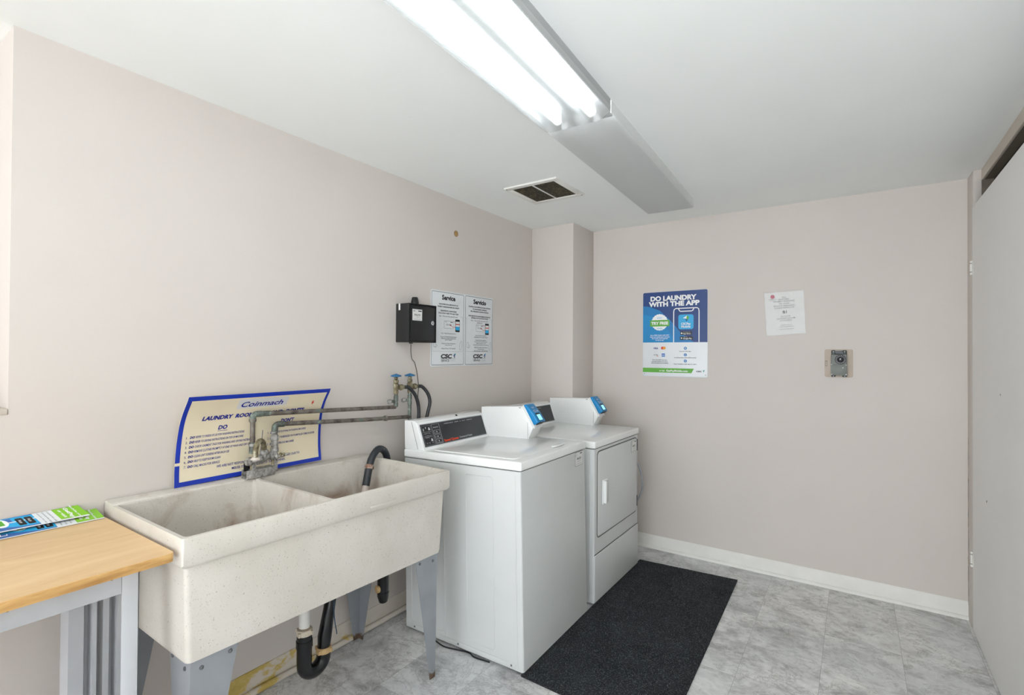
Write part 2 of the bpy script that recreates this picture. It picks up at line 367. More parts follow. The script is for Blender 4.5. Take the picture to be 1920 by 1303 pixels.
# ------------------------------------------------------------------ mesh helpers
class MB:
    """collects shapes; build() links them as one mesh object"""
    def __init__(s): s.v = []; s.f = []; s.fm = []; s.mats = []
    def mi(s, mat):
        if mat not in s.mats: s.mats.append(mat)
        return s.mats.index(mat)
    def add(s, vs, fs, mat):
        o = len(s.v); k = s.mi(mat)
        s.v += [tuple(p) for p in vs]
        for f in fs: s.f.append(tuple(i + o for i in f)); s.fm.append(k)
    def bm_add(s, bm, mat):
        bm.verts.index_update()
        s.add([v.co[:] for v in bm.verts], [[v.index for v in f.verts] for f in bm.faces], mat); bm.free()
    def box(s, x0, x1, y0, y1, z0, z1, mat, bev=0.0, seg=2, M=None):
        bm = bmesh.new(); bmesh.ops.create_cube(bm, size=1)
        for v in bm.verts:
            v.co = Vector(((x0 + x1) / 2 + v.co.x * (x1 - x0), (y0 + y1) / 2 + v.co.y * (y1 - y0), (z0 + z1) / 2 + v.co.z * (z1 - z0)))
        if bev: bmesh.ops.bevel(bm, geom=bm.edges[:], offset=bev, segments=seg, affect='EDGES', profile=0.5, clamp_overlap=True)
        if M is not None: bmesh.ops.transform(bm, matrix=M, verts=bm.verts[:])
        s.bm_add(bm, mat); return s
    def prism(s, prof, a, b, axis, mat, bev=0.0, seg=2, M=None):
        """polygon prof extruded from a to b along axis (0,1,2); the profile holds the other two coordinates in order"""
        def P(p, t):
            l = list(p); l.insert(axis, t); return l
        bm = bmesh.new(); n = len(prof)
        A = [bm.verts.new(P(p, a)) for p in prof]; B = [bm.verts.new(P(p, b)) for p in prof]
        bm.faces.new(A); bm.faces.new(B[::-1])
        for i in range(n): bm.faces.new((A[i], B[i], B[(i + 1) % n], A[(i + 1) % n]))
        bmesh.ops.recalc_face_normals(bm, faces=bm.faces[:])
        if bev: bmesh.ops.bevel(bm, geom=bm.edges[:], offset=bev, segments=seg, affect='EDGES', profile=0.5, clamp_overlap=True)
        if M is not None: bmesh.ops.transform(bm, matrix=M, verts=bm.verts[:])
        s.bm_add(bm, mat); return s
    def tube(s, pts, r, mat, n=10, caps=True, closed=False):
        pts = [Vector(p) for p in pts]; k = len(pts)
        rs = r if isinstance(r, (list, tuple)) else [r] * k
        vs = []; fs = []; prev = None
        for i, p in enumerate(pts):
            if closed: t = pts[(i + 1) % k] - pts[i - 1]
            else: t = pts[min(i + 1, k - 1)] - pts[max(i - 1, 0)]
            t.normalize()
            if prev is None:
                a = Vector((0, 0, 1)) if abs(t.z) < 0.9 else Vector((1, 0, 0))
                u = t.cross(a).normalized()
            else:
                u = (prev - t * prev.dot(t)).normalized()
            prev = u; q = t.cross(u)
            for j in range(n):
                an = 2 * PI * j / n
                vs.append(p + (u * math.cos(an) + q * math.sin(an)) * rs[i])
        m_ = k if closed else k - 1
        for i in range(m_):
            for j in range(n):
                a = i * n + j; b_ = i * n + (j + 1) % n; c = ((i + 1) % k) * n + (j + 1) % n; d = ((i + 1) % k) * n + j
                fs.append((a, d, c, b_))
        if caps and not closed:
            fs.append(tuple(range(n))); fs.append(tuple((k - 1) * n + j for j in range(n))[::-1])
        s.add(vs, fs, mat); return s
    def cyl(s, p0, p1, r, mat, n=16, r1=None):
        return s.tube([p0, p1], [r, r if r1 is None else r1], mat, n)
    def lathe(s, prof, p0, axis, mat, n=24):
        """prof: (radius, distance along axis) list, starting at p0"""
        ax = Vector(axis).normalized(); a = Vector((0, 0, 1)) if abs(ax.z) < 0.9 else Vector((1, 0, 0))
        u = ax.cross(a).normalized(); q = ax.cross(u); vs = []; fs = []
        for r_, d in prof:
            for j in range(n):
                an = 2 * PI * j / n
                vs.append(Vector(p0) + ax * d + (u * math.cos(an) + q * math.sin(an)) * r_)
        for i in range(len(prof) - 1):
            for j in range(n):
                fs.append((i * n + j, i * n + (j + 1) % n, (i + 1) * n + (j + 1) % n, (i + 1) * n + j))
        fs.append(tuple(range(n))[::-1]); fs.append(tuple((len(prof) - 1) * n + j for j in range(n)))
        s.add(vs, fs, mat); return s
    def build(s, name, parent=None, smooth=35):
        me = bpy.data.meshes.new(name); me.from_pydata(s.v, [], s.f)
        for m_ in s.mats: me.materials.append(m_)
        me.polygons.foreach_set('material_index', s.fm)
        if smooth:
            me.polygons.foreach_set('use_smooth', [True] * len(me.polygons))
            bm = bmesh.new(); bm.from_mesh(me)
            bmesh.ops.recalc_face_normals(bm, faces=bm.faces[:]); bm.to_mesh(me); bm.free()
            me.set_sharp_from_angle(angle=R(smooth))
        me.update()
        o = bpy.data.objects.new(name, me); COL.objects.link(o)
        if parent: o.parent = parent
        return o
def thing(name, label, cat, loc=(0, 0, 0), rot=(0, 0, 0), group=None):
    o = bpy.data.objects.new(name, None); COL.objects.link(o); o.empty_display_size = 0.05
    o.location = loc; o.rotation_euler = rot; o['label'] = label; o['category'] = cat
    if group: o['group'] = group
    return o
def tag(o, label, cat, group=None):
    o['label'] = label; o['category'] = cat
    if group: o['group'] = group
    return o
def struct(o): o['kind'] = 'structure'; return o
def rrect(w, h, r, n=5, cx=0, cy=0):
    out = []
    for (sx, sy, a0) in ((1, 1, 0), (-1, 1, 90), (-1, -1, 180), (1, -1, 270)):
        for i in range(n + 1):
            a = R(a0 + 90 * i / n)
            out.append((cx + sx * (w / 2 - r) + r * math.cos(a), cy + sy * (h / 2 - r) + r * math.sin(a)))
    return out
def arc(c, r, a0, a1, n, e1, e2):
    c = Vector(c); e1 = Vector(e1); e2 = Vector(e2)
    return [c + e1 * (r * math.cos(R(a0 + (a1 - a0) * i / n))) + e2 * (r * math.sin(R(a0 + (a1 - a0) * i / n))) for i in range(n + 1)]

def bez(pts, n=18):
    """smooth curve through points (Catmull-Rom)"""
    P = [Vector(p) for p in pts]; P = [P[0] * 2 - P[1]] + P + [P[-1] * 2 - P[-2]]; out = []
    for i in range(1, len(P) - 2):
        for k in range(n):
            t_ = k / n; a, b, c, d = P[i - 1], P[i], P[i + 1], P[i + 2]
            out.append(0.5 * ((2 * b) + (-a + c) * t_ + (2 * a - 5 * b + 4 * c - d) * t_ ** 2 + (-a + 3 * b - 3 * c + d) * t_ ** 3))
    out.append(P[-2]); return out

_txt = {}
def text_poly(body, bold=0.0, res=2):
    key = (body, bold, res)
    if key in _txt: return _txt[key]
    cu = bpy.data.curves.new('t', 'FONT'); cu.body = body; cu.size = 1.0; cu.resolution_u = res
    cu.offset = bold; cu.fill_mode = 'FRONT'; cu.dimensions = '2D'
    ob = bpy.data.objects.new('t', cu); COL.objects.link(ob)
    dg = bpy.context.evaluated_depsgraph_get(); me = ob.evaluated_get(dg).to_mesh()
    vs = [(v.co.x, v.co.y) for v in me.vertices]; fs = [tuple(p.vertices) for p in me.polygons]
    ob.evaluated_get(dg).to_mesh_clear(); bpy.data.objects.remove(ob); bpy.data.curves.remove(cu)
    _txt[key] = (vs, fs); return _txt[key]

class Print:
    """printing on a surface: fn(u, v, h) gives the point h above the surface at (u, v)"""
    def __init__(s, fn): s.fn = fn; s.mb = MB(); s.h = 0.0006
    def text(s, body, u, v, hgt, mat, width=None, align='C', bold=0.0, shear=0.0, rot=0.0, res=2, h=None):
        vs, fs = text_poly(body, bold, res)
        if not vs: return
        ref = [p[1] for p in text_poly('H', bold, 2)[0]]
        k = hgt / (max(ref) - min(ref)); xs = [p[0] for p in vs]; x0, x1 = min(xs), max(xs)
        kx = width / (x1 - x0) if width else k
        out = []
        for x, y in vs:
            X = (x - x0) * kx; Y = (y - min(ref)) * k
            if align == 'C': X -= (x1 - x0) * kx / 2
            elif align == 'R': X -= (x1 - x0) * kx
            Y -= hgt / 2
            X += Y * shear
            X, Y = X * math.cos(rot) - Y * math.sin(rot), X * math.sin(rot) + Y * math.cos(rot)
            out.append(s.fn(u + X, v + Y, h or s.h * 2))
        s.mb.add(out, fs, mat)
    def poly(s, pts, mat, h=None):
        s.mb.add([s.fn(a, b, h or s.h) for a, b in pts], [tuple(range(len(pts)))], mat)
    def rect(s, u0, v0, u1, v1, mat, h=None, nu=1, nv=1):
        vs = [s.fn(u0 + (u1 - u0) * i / nu, v0 + (v1 - v0) * j / nv, h or s.h) for j in range(nv + 1) for i in range(nu + 1)]
        s.mb.add(vs, [(j * (nu + 1) + i, j * (nu + 1) + i + 1, (j + 1) * (nu + 1) + i + 1, (j + 1) * (nu + 1) + i) for j in range(nv) for i in range(nu)], mat)
    def rr(s, u0, v0, u1, v1, r, mat, h=None): s.poly(rrect(u1 - u0, v1 - v0, r, 5, (u0 + u1) / 2, (v0 + v1) / 2), mat, h)
    def disc(s, u, v, r, mat, h=None, n=24): s.poly([(u + r * math.cos(2 * PI * i / n), v + r * math.sin(2 * PI * i / n)) for i in range(n)], mat, h)
    def line(s, pts, wd, mat, h=None, closed=False):
        n = len(pts); L = []; Rr = []
        for i in range(n):
            a = pts[(i - 1) % n] if (closed or i > 0) else pts[i]; b = pts[(i + 1) % n] if (closed or i < n - 1) else pts[i]
            dx, dy = b[0] - a[0], b[1] - a[1]; l = math.hypot(dx, dy) or 1; nx, ny = -dy / l * wd / 2, dx / l * wd / 2
            L.append((pts[i][0] + nx, pts[i][1] + ny)); Rr.append((pts[i][0] - nx, pts[i][1] - ny))
        vs = [s.fn(a, b, h or s.h) for a, b in L + Rr]
        s.mb.add(vs, [(i, (i + 1) % n, n + (i + 1) % n, n + i) for i in range(n if closed else n - 1)], mat)
    def build(s, name, parent): return s.mb.build(name, parent, smooth=0)

# ================================================================== ROOM
H = 2.345; W = 2.535; L = 3.25; YB = -3.6
mb = MB(); mb.box(-0.6, 3.4, YB, 3.5, -0.1, 0, FLOOR); struct(mb.build('floor', smooth=0))
mb = MB(); mb.box(-0.6, 3.4, YB, 3.5, H, H + 0.1, CEIL); struct(mb.build('ceiling', smooth=0))
mb = MB(); mb.box(-0.5, 0, 0.045, 3.45, 0, H, WALL); mb.box(-0.5, 0, YB, 0.045, 0, 1.205, WALL); mb.box(-0.5, -0.32, YB, 0.045, 1.205, H, WALL)
wl = struct(mb.build('wall_left', smooth=0))
mb = MB(); mb.box(-0.32, 0.004, YB, 0.044, 1.205, 1.222, BEIGE, 0.003); struct(mb.build('trim_1', smooth=30))
mb = MB(); mb.box(0.0, W + 0.3, L, L + 0.2, 0, H, WALL); struct(mb.build('wall_back', smooth=0))
mb = MB(); mb.box(0.0, 0.354, 2.908, L, 0, H, WALL, 0.004); struct(mb.build('wall_back_left', smooth=30))
# right side: short wall strip, beam over the opening, big flush door leaf
mb = MB(); mb.box(W, W + 0.034, 3.10, L, 0, H, WALL, 0.003); mb.box(W + 0.034, W + 0.13, 3.104, L, 0, H, JAMBSHADE); mb.box(W + 0.12, W + 0.3, YB, L, 0, H, BEIGE); struct(mb.build('wall_right', smooth=30))
mb = MB(); mb.box(W + 0.033, W + 0.045, YB, 3.104, 2.288, H, BEIGE, 0.003); mb.box(W + 0.045, W + 0.12, YB, 3.104, 2.290, H, JAMBSHADE); struct(mb.build('trim_2', smooth=30))
mb = MB(); mb.box(W + 0.08, W + 0.12, YB, 3.099, 2.17, 2.288, GAPSHADE); mb.box(W + 0.062, W + 0.12, YB, 3.099, 2.0, 2.175, GAPSHADE); struct(mb.build('trim_3', smooth=30))  # dark-coloured boxes stand in for the unlit gap above the door
mb = MB()
mb.box(W - 0.003, W + 0.03, YB + 0.1, 3.097, 0.006, 2.153, DOORP, 0.002)
door = mb.build('door_1'); struct(door)
for z0, z1 in ((1.81, 1.88), (0.325, 0.40)):
    mb = MB(); mb.cyl((W - 0.006, 3.101, z0), (W - 0.006, 3.101, z1), 0.006, TRIMW, 10)
    for z in (z0 + 0.012, z1 - 0.014): mb.cyl((W - 0.006, 3.101, z), (W - 0.006, 3.101, z + 0.004), 0.0068, CRACK, 10)
    mb.box(W - 0.0045, W - 0.002, 3.075, 3.10, z0 + 0.004, z1 - 0.004, TRIMW, 0.0008)
    mb.build('hinge', door)
mb = MB()
for (y, z) in ((2.499, 1.236), (2.767, 0.733), (2.76, 0.738)):
    mb.lathe([(0.001, 0), (0.0045, 0.0004), (0.0035, 0.001)], (W - 0.0032, y, z), (-1, 0, 0), CRACK, 8)
mb.build('paint_chip', door)
# cracked paint down the right corner
rnd = random.Random(3)
pts = []; z = 0.08
while z < 0.98:
    pts.append((W - 0.0002, 3.228 + rnd.uniform(-0.007, 0.007), z)); z += rnd.uniform(0.010, 0.03)
mb = MB(); mb.tube(pts, [rnd.choice((0.0001, 0.0004, 0.0008, 0.0016)) for _ in pts], CRACK, 5)
cr = mb.build('paint_crack'); cr.parent = bpy.data.objects['wall_right']
pts = []; z = 1.02
while z < 2.3:
    pts.append((0.001, 2.905 + rnd.uniform(-0.004, 0.001), z)); z += rnd.uniform(0.02, 0.05)
mb = MB(); mb.tube(pts, [rnd.uniform(0.0004, 0.0014) for _ in pts], BEIGE, 5)
cr = mb.build('paint_crack'); cr.parent = wl
# baseboards
def basebd(name, a, b, axis, face, sgn, mat, quarter=True):
    h = 0.092; t = 0.012 * sgn
    prof = [(face, 0), (face + t, 0), (face + t, h - 0.022), (face + t * 0.8, h - 0.016), (face + t * 0.75, h - 0.008), (face + t * 0.35, h), (face, h)]
    mb = MB(); mb.prism(prof, a, b, axis, mat)
    if quarter:
        q = [(face + t, 0.0)] + [(face + t + sgn * 0.014 * math.cos(R(a_)), 0.018 * math.sin(R(a_))) for a_ in range(0, 91, 15)]
        mb.prism(q, a, b, axis, mat)
    return struct(mb.build(name, smooth=40))
basebd('baseboard_back', 0.354, W, 0, L, -1, TRIMW)
basebd('baseboard_left', YB, 2.908, 1, 0.0, 1, GRIMY, False)
mb = MB(); mb.tube([(0.026, YB, 0.014), (0.026, 2.9, 0.014)], 0.013, GRIMY, 12); struct(mb.build('trim_4'))
# round patch on the left wall
mb = MB(); mb.lathe([(0.0185, 0), (0.0185, 0.0012), (0.017, 0.002)], (0.0, 2.026, 2.132), (1, 0, 0), PLUG, 24)
tag(mb.build('hole_patch'), 'small round brown unpainted patch high on the wall above the bilingual sign', 'patch')
# patches of yellow paint behind the sink are part of the trim's grime

# ================================================================== CEILING LIGHTS
def light(y0, y1, lit, label, zb, group):
    cx = 1.148 - 0.044 * ((y0 + y1) / 2 - 1.41); cy = (y0 + y1) / 2; hl = (y1 - y0) / 2
    t = thing('ceiling_light', label, 'ceiling light', (cx, cy, H), (0, 0, R(2.5)), group)
    mb = MB()   # shallow metal tray
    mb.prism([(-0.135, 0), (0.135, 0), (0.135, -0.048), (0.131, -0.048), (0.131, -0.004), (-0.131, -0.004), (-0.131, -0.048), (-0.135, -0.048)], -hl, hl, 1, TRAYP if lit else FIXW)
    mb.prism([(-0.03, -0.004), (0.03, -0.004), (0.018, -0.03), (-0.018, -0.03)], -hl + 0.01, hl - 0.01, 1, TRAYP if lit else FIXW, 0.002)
    mb.build('housing', t)
    for s_ in ((-1,) if lit else (1,)):
        mb = MB(); y = s_ * (hl - 0.002)
        mb.prism([(-0.135, 0), (0.135, 0), (0.135, -0.05), (0.10, -(H - zb) + 0.002), (-0.118, -(H - zb) + 0.002), (-0.135, -0.05)], y - 0.002, y + 0.002, 1, FIXW, 0.0005)
        mb.build('end_cap', t)
    d = -(H - zb)
    if lit: prof = [(-0.139, -0.034), (-0.137, -0.062), (-0.125, d + 0.006), (-0.105, d), (0.092, d), (0.108, d + 0.004), (0.139, -0.052), (0.141, -0.034)]
    else: prof = [(-0.139, -0.040), (-0.139, d + 0.002), (-0.136, d), (0.136, d), (0.139, d + 0.002), (0.139, -0.040)]
    mb = MB(); n = len(prof); ny = 8
    e = hl - (0.012 if lit else 0.004)
    vs = [(x, -e + 2 * e * j / ny, z) for j in range(ny + 1) for x, z in prof]
    fs = [(j * n + i, j * n + i + 1, (j + 1) * n + i + 1, (j + 1) * n + i) for j in range(ny) for i in range(n - 1)]
    mb.add(vs, fs, LENS if lit else LENSOFF)
    mb.build('lens', t)
    for x in (-0.068, 0.068):
        mb = MB(); mb.cyl((x, -hl + 0.03, -0.034), (x, hl - 0.03, -0.034), 0.0127, TUBEM if lit else TUBEOFF, 14)
        tb = mb.build('fluorescent_tube', t)
        for s_ in (-1, 1):
            mb = MB(); mb.box(x - 0.012, x + 0.012, s_ * (hl - 0.022) - 0.006, s_ * (hl - 0.022) + 0.006, -0.052, -0.004, WHITEP, 0.002)
            mb.build('lamp_holder', t)
    return t
light(0.07, 1.40, True, 'lit fluorescent ceiling light with a glowing ribbed wraparound lens', 2.268, 'fluorescent ceiling lights')
light(1.41, 2.79, False, 'unlit fluorescent ceiling light with dull grey lens beside the air vent', 2.285, 'fluorescent ceiling lights')
# ceiling vent
t = thing('ceiling_vent', 'square white ceiling vent grille with dusty dark core and centre bar', 'vent', (0.54, 2.185, H))
mb = MB(); a, b_ = 0.172, 0.137
for (x0, x1, y0, y1) in ((-a, a, -a, -b_), (-a, a, b_, a), (-a, -b_, -b_, b_), (b_, a, -b_, b_)):
    mb.box(x0, x1, y0, y1, -0.010, 0, TRIMW, 0.002)
mb.build('frame', t)
mb = MB(); mb.box(-b_, b_, -b_, b_, -0.0015, 0, VENTD)
for i in range(34):
    y = -b_ + 0.004 + i * (2 * b_ - 0.008) / 33
    mb.box(-b_, b_, y - 0.0009, y + 0.0009, -0.007, -0.001, VENTD)
for i in range(24):
    x = -b_ + 0.004 + i * (2 * b_ - 0.008) / 23
    mb.box(x - 0.0006, x + 0.0006, -b_, b_, -0.006, -0.001, VENTD)
mb.build('grille', t)
mb = MB(); mb.box(-0.004, 0.004, -b_, b_, -0.010, -0.001, TRIMW, 0.001); mb.build('centre_bar', t)
for (x, y) in ((-0.16, -0.16), (0.16, 0.16)):
    mb = MB(); mb.lathe([(0.004, 0), (0.003, 0.0015)], (x, y, -0.010), (0, 0, -1), BLACKP, 10); mb.build('screw', t)

# ================================================================== RUG
mb = MB(); nx, ny = 12, 30
t = MB()
bm = bmesh.new()
c4 = [(0.848, 1.488), (1.475, 1.47), (1.440, 3.02), (0.836, 2.972)]
def rp(u, v):
    a = Vector(c4[0]) * (1 - u) + Vector(c4[1]) * u; b = Vector(c4[3]) * (1 - u) + Vector(c4[2]) * u
    return a * (1 - v) + b * v
vs = []
for j in range(ny + 1):
    for i in range(nx + 1):
        p = rp(i / nx, j / ny); vs.append((p.x, p.y, 0.008 + 0.0006 * math.sin(i * 2.1 + j * 1.3)))
fs = [(j * (nx + 1) + i, j * (nx + 1) + i + 1, (j + 1) * (nx + 1) + i + 1, (j + 1) * (nx + 1) + i) for j in range(ny) for i in range(nx)]
edge = [i for i in range(nx + 1)] + [j * (nx + 1) + nx for j in range(1, ny + 1)] + [ny * (nx + 1) + i for i in range(nx - 1, -1, -1)] + [j * (nx + 1) for j in range(ny - 1, 0, -1)]
o = len(vs)
for k in edge: vs.append((vs[k][0], vs[k][1], 0.0005))
for i in range(len(edge)):
    j = (i + 1) % len(edge); fs.append((edge[i], o + i, o + j, edge[j]))
t.add(vs, fs, RUG)
tag(t.build('runner_rug'), 'charcoal speckled runner rug lying on grey floor in front of washer and dryer', 'rug')

# ================================================================== WASHER / DRYER
def smt(P, o, ex, ey):
    """surface map: origin o, unit vectors ex, ey; height along ex x ey"""
    o = Vector(o); ex = Vector(ex).normalized(); ey = Vector(ey).normalized(); n = ex.cross(ey)
    return lambda u, v, h: o + ex * u + ey * v + n * h
def bead(mb, pts, r, mat): mb.tube(pts, r, mat, 6, closed=True)
def sticker(parent, fn, code, name='label_sticker'):
    P = Print(fn)
    P.rect(-0.045, -0.036, 0.045, 0.036, DARKINK, 0.0006); P.rect(-0.0435, -0.0345, 0.0435, 0.0345, PAPER, 0.0009)
    P.line([(-0.032 + 0.009 * math.cos(2 * PI * i / 16), 0.022 + 0.009 * math.sin(2 * PI * i / 16)) for i in range(16)], 0.001, GREYINK, 0.0012, True)
    P.text('CSC', -0.032, 0.022, 0.005, GREYINK, width=0.012, h=0.0013)
    P.rect(0.012, 0.024, 0.038, 0.029, DARKINK, 0.0012)
    P.text(code, 0, 0.002, 0.013, DARKINK, width=0.05, bold=0.02, h=0.0013)
    P.text('service.cscsw.com', 0, -0.012, 0.005, GREYINK, width=0.042, h=0.0013)
    P.text('Report a problem with this machine', 0, -0.025, 0.004, GREYINK, width=0.066, h=0.0013)
    return P.build(name, parent)

def meter_case(t, y0, xf, hh, base, back):
    """payment case: side profile with a sloping front and cut-back nose"""
    wd = 0.093
    prof = [(back, base), (back, base + hh - 0.012), (xf, base + hh), (xf + 0.071, base + 0.065), (xf + 0.038, base)]
    mb = MB(); mb.prism([(p[0], p[1]) for p in prof], y0, y0 + wd, 1, ENAMEL, 0.0015)
    mb.box(xf + 0.036, xf + 0.0375, y0 - 0.0004, y0 + 0.001, base + 0.004, base + 0.095, GREYINK)
    mb.box(xf - 0.02, xf - 0.006, y0 - 0.0006, y0 + 0.001, base + hh - 0.009, base + hh - 0.006, BLACKP)
    mb.build('meter_case', t)
    for k in (0.0, 0.018):
        mb = MB(); mb.lathe([(0.004, 0), (0.0035, 0.004)], (back + 0.06 + k, y0 + 0.02, base + hh - 0.011), (0, 0, 1), SCREW, 8); mb.build('screw', t)
    # reader on the sloping face: ey runs up the slope, ex across (+y)
    p0 = Vector((xf + 0.071, 0, base + 0.065)); p1 = Vector((xf, 0, base + hh)); sl = (p1 - p0).length; up = (p1 - p0).normalized()
    nrm = Vector((0, 1, 0)).cross(up)
    if nrm.x < 0: nrm = -nrm
    Mx = Matrix.Identity(4)
    for i in range(3):
        Mx[i][0] = nrm[i]; Mx[i][1] = (0, 1, 0)[i]; Mx[i][2] = up[i]; Mx[i][3] = (p0 + Vector((0, y0, 0)))[i]
    mb = MB(); mb.box(0, 0.012, 0.002, wd - 0.002, -0.004, sl + 0.002, WHITEP, 0.002, M=Mx); mb.build('mounting_plate', t)
    mb = MB(); mb.prism([(0.010, 0.012), (0.046, 0.012), (0.042, 0.075), (0.028, sl - 0.002), (0.010, sl + 0.004)], 0.004, wd - 0.004, 1, CSCBLUE, 0.006, 3, M=Mx)
    rd = mb.build('card_reader', t)
    fu = (Vector((0.028, 0, sl - 0.002)) - Vector((0.042, 0, 0.075))).normalized()
    def loc(x, y, z): return Mx @ Vector((x, y, z))
    def face(u, v, h):   # v measured up the reader from its foot
        if v < 0.075: x = 0.046 - 0.004 * (v - 0.012) / 0.063
        else: x = 0.042 - 0.014 * (v - 0.075) / (sl - 0.077)
        return loc(x + h, wd / 2 + u, v)
    P = Print(face)
    P.rr(-0.024, 0.020, 0.026, 0.070, 0.004, BLACKP, 0.0006); P.rr(-0.018, 0.024, 0.020, 0.060, 0.002, LCD, 0.0012)
    P.build('screen', rd)
    P = Print(face)
    P.rr(-0.022, 0.076, 0.000, 0.092, 0.003, PALEINK, 0.0006); P.rr(-0.019, 0.079, -0.003, 0.089, 0.002, CSCBLUE, 0.0010)
    P.text('))', 0.010, 0.084, 0.012, WHITEINK, width=0.010); P.disc(0.022, 0.084, 0.004, PALEINK, n=12)
    P.text('CSC', -0.004, sl - 0.030, 0.010, WHITEINK, width=0.026, bold=0.02)
    P.build('lettering', rd)
    mb = MB(); mb.box(0.018, 0.044, 0.018, wd - 0.018, 0.0085, 0.014, BLACKP, 0.001, M=Mx); mb.build('card_slot', rd)

def machine(kind, label, loc, rot, Wd, D, Hh, yc, panelmat, mx, mh):
    t = thing(kind, label, kind.replace('_', ' '), loc, rot)
    lidh = 0.040
    zt = Hh - lidh
    # cabinet
    mb = MB()
    front_r = 0.010
    prof = [(-D, 0.0), (-D, Wd)] + [(-front_r + front_r * math.sin(R(a_)), Wd - front_r + front_r * math.cos(R(a_))) for a_ in range(0, 91, 22)] + [(-front_r + front_r * math.cos(R(a_)), front_r - front_r * math.sin(R(a_))) for a_ in range(0, 91, 22)]
    n = len(prof)
    vs = [(x, y, 0.008 + 0.013 * (-x / D)) for x, y in prof] + [(x, y, zt - 0.004) for x, y in prof]
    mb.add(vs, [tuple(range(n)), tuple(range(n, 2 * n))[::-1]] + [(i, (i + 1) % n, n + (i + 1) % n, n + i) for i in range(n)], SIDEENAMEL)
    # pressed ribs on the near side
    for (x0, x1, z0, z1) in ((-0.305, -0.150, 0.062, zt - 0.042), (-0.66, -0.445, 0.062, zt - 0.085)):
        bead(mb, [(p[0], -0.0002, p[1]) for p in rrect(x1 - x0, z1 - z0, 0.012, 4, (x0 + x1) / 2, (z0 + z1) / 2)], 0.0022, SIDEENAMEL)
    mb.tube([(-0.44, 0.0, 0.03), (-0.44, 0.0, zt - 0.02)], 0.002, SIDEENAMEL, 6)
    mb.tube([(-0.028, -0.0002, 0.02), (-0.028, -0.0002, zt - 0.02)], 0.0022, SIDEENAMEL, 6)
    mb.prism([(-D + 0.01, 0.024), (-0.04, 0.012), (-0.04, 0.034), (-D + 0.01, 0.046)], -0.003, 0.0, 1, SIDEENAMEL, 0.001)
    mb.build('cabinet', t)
    for (x, z) in ((-0.06, 0.026), (-0.36, 0.031), (-0.64, 0.035)):
        mb = MB(); mb.lathe([(0.005, 0), (0.004, 0.002)], (x, -0.003, z), (0, -1, 0), SCREW, 10); mb.build('screw', t)
    mb = MB(); mb.box(-D + 0.03, -0.02, 0.02, Wd - 0.02, 0.004, 0.02, BLACKP); mb.build('plinth', t)
    for (x, y) in ((-0.05, 0.05), (-0.05, Wd - 0.05), (-D + 0.06, 0.05), (-D + 0.06, Wd - 0.05)):
        mb = MB(); zf = -loc[2] / math.cos(rot[1]) + (-x) * math.tan(-rot[1]) if rot[1] else -loc[2]
        mb.cyl((x, y, zf + 0.001), (x, y, 0.012 + zf * 0), 0.016, BLACKP, 12); mb.build('foot', t)
    # top
    mb = MB(); mb.box(-D - 0.002, 0.006, -0.006, Wd + 0.004, zt, Hh, ENAMEL, 0.008, 4); mb.build('top_panel', t)
    if kind == 'washing_machine':
        mb = MB(); mb.prism(rrect(0.50, 0.53, 0.03, 5, -0.30, 0.30), Hh - 0.002, Hh + 0.0035, 2, ENAMEL, 0.002)
        mb.prism(rrect(0.03, 0.11, 0.012, 4, -0.052, 0.44), Hh + 0.003, Hh + 0.009, 2, ENAMEL, 0.003)
        mb.build('lid', t)
    # console with a sloping face
    cb, cy1 = Hh - 0.001, yc
    prof = [(-D - 0.006 + mx, cb), (-D - 0.006 + mx, cb + 0.146), (-D + 0.055 + mx, cb + 0.146), (-D + 0.080 + mx, cb + 0.135), (-D + 0.128 + mx, cb)]
    mb = MB(); mb.prism(prof, 0.004, cy1, 1, ENAMEL, 0.004, 3)
    mb.tube([(-D + 0.045 + mx, 0.0035, cb + 0.14), (-D + 0.088 + mx, 0.0035, cb + 0.004)], 0.0012, GREYINK, 5)
    mb.build('console', t)
    mb = MB(); mb.lathe([(0.006, 0), (0.006, 0.004), (0.004, 0.005)], (-D + 0.068 + mx, 0.33, cb + 0.1415), (0.4, 0, 1), BLACKP, 12); mb.build('lock', t)
    o = Vector((-D + 0.128 + mx, 0.0, cb)); top = Vector((-D + 0.080 + mx, 0.0, cb + 0.135)); ln = (top - o).length
    fn = smt(None, o, (0, 1, 0), top - o)
    P = Print(fn)
    y0, y1 = 0.018, cy1 - 0.014
    P.rr(y0, 0.014, y1, ln - 0.010, 0.003, SILV, 0.0008); P.rr(y0 + 0.004, 0.018, y1 - 0.003, ln - 0.014, 0.002, panelmat, 0.0014)
    P.build('control_panel', t)
    P = Print(fn); h = 0.0022
    # programme diagrams on the left, then three framed buttons
    P.rect(0.026, 0.022, 0.092, 0.122, BLACKP, 0.0018)
    P.line([(0.026, 0.022), (0.092, 0.022), (0.092, 0.122), (0.026, 0.122)], 0.0016, SILV, h, True)
    P.line([(0.100, 0.022), (0.158, 0.022), (0.158, 0.124), (0.100, 0.124)], 0.0016, PALEINK, h, True)
    for zc in (0.034, 0.058, 0.082):
        P.rr(0.106, zc - 0.009, 0.152, zc + 0.010, 0.003, PALEINK, h); P.rr(0.1075, zc - 0.0078, 0.1505, zc + 0.0088, 0.0025, BLACKP, h + 0.0003)
        P.disc(0.129, zc, 0.004, PALEINK, h + 0.0006, 10); P.text('ON', 0.116, zc, 0.004, PALEINK, h=h + 0.0006)
    P.text('PROGRAMS', 0.129, 0.107, 0.005, WHITEINK, width=0.038, h=h)
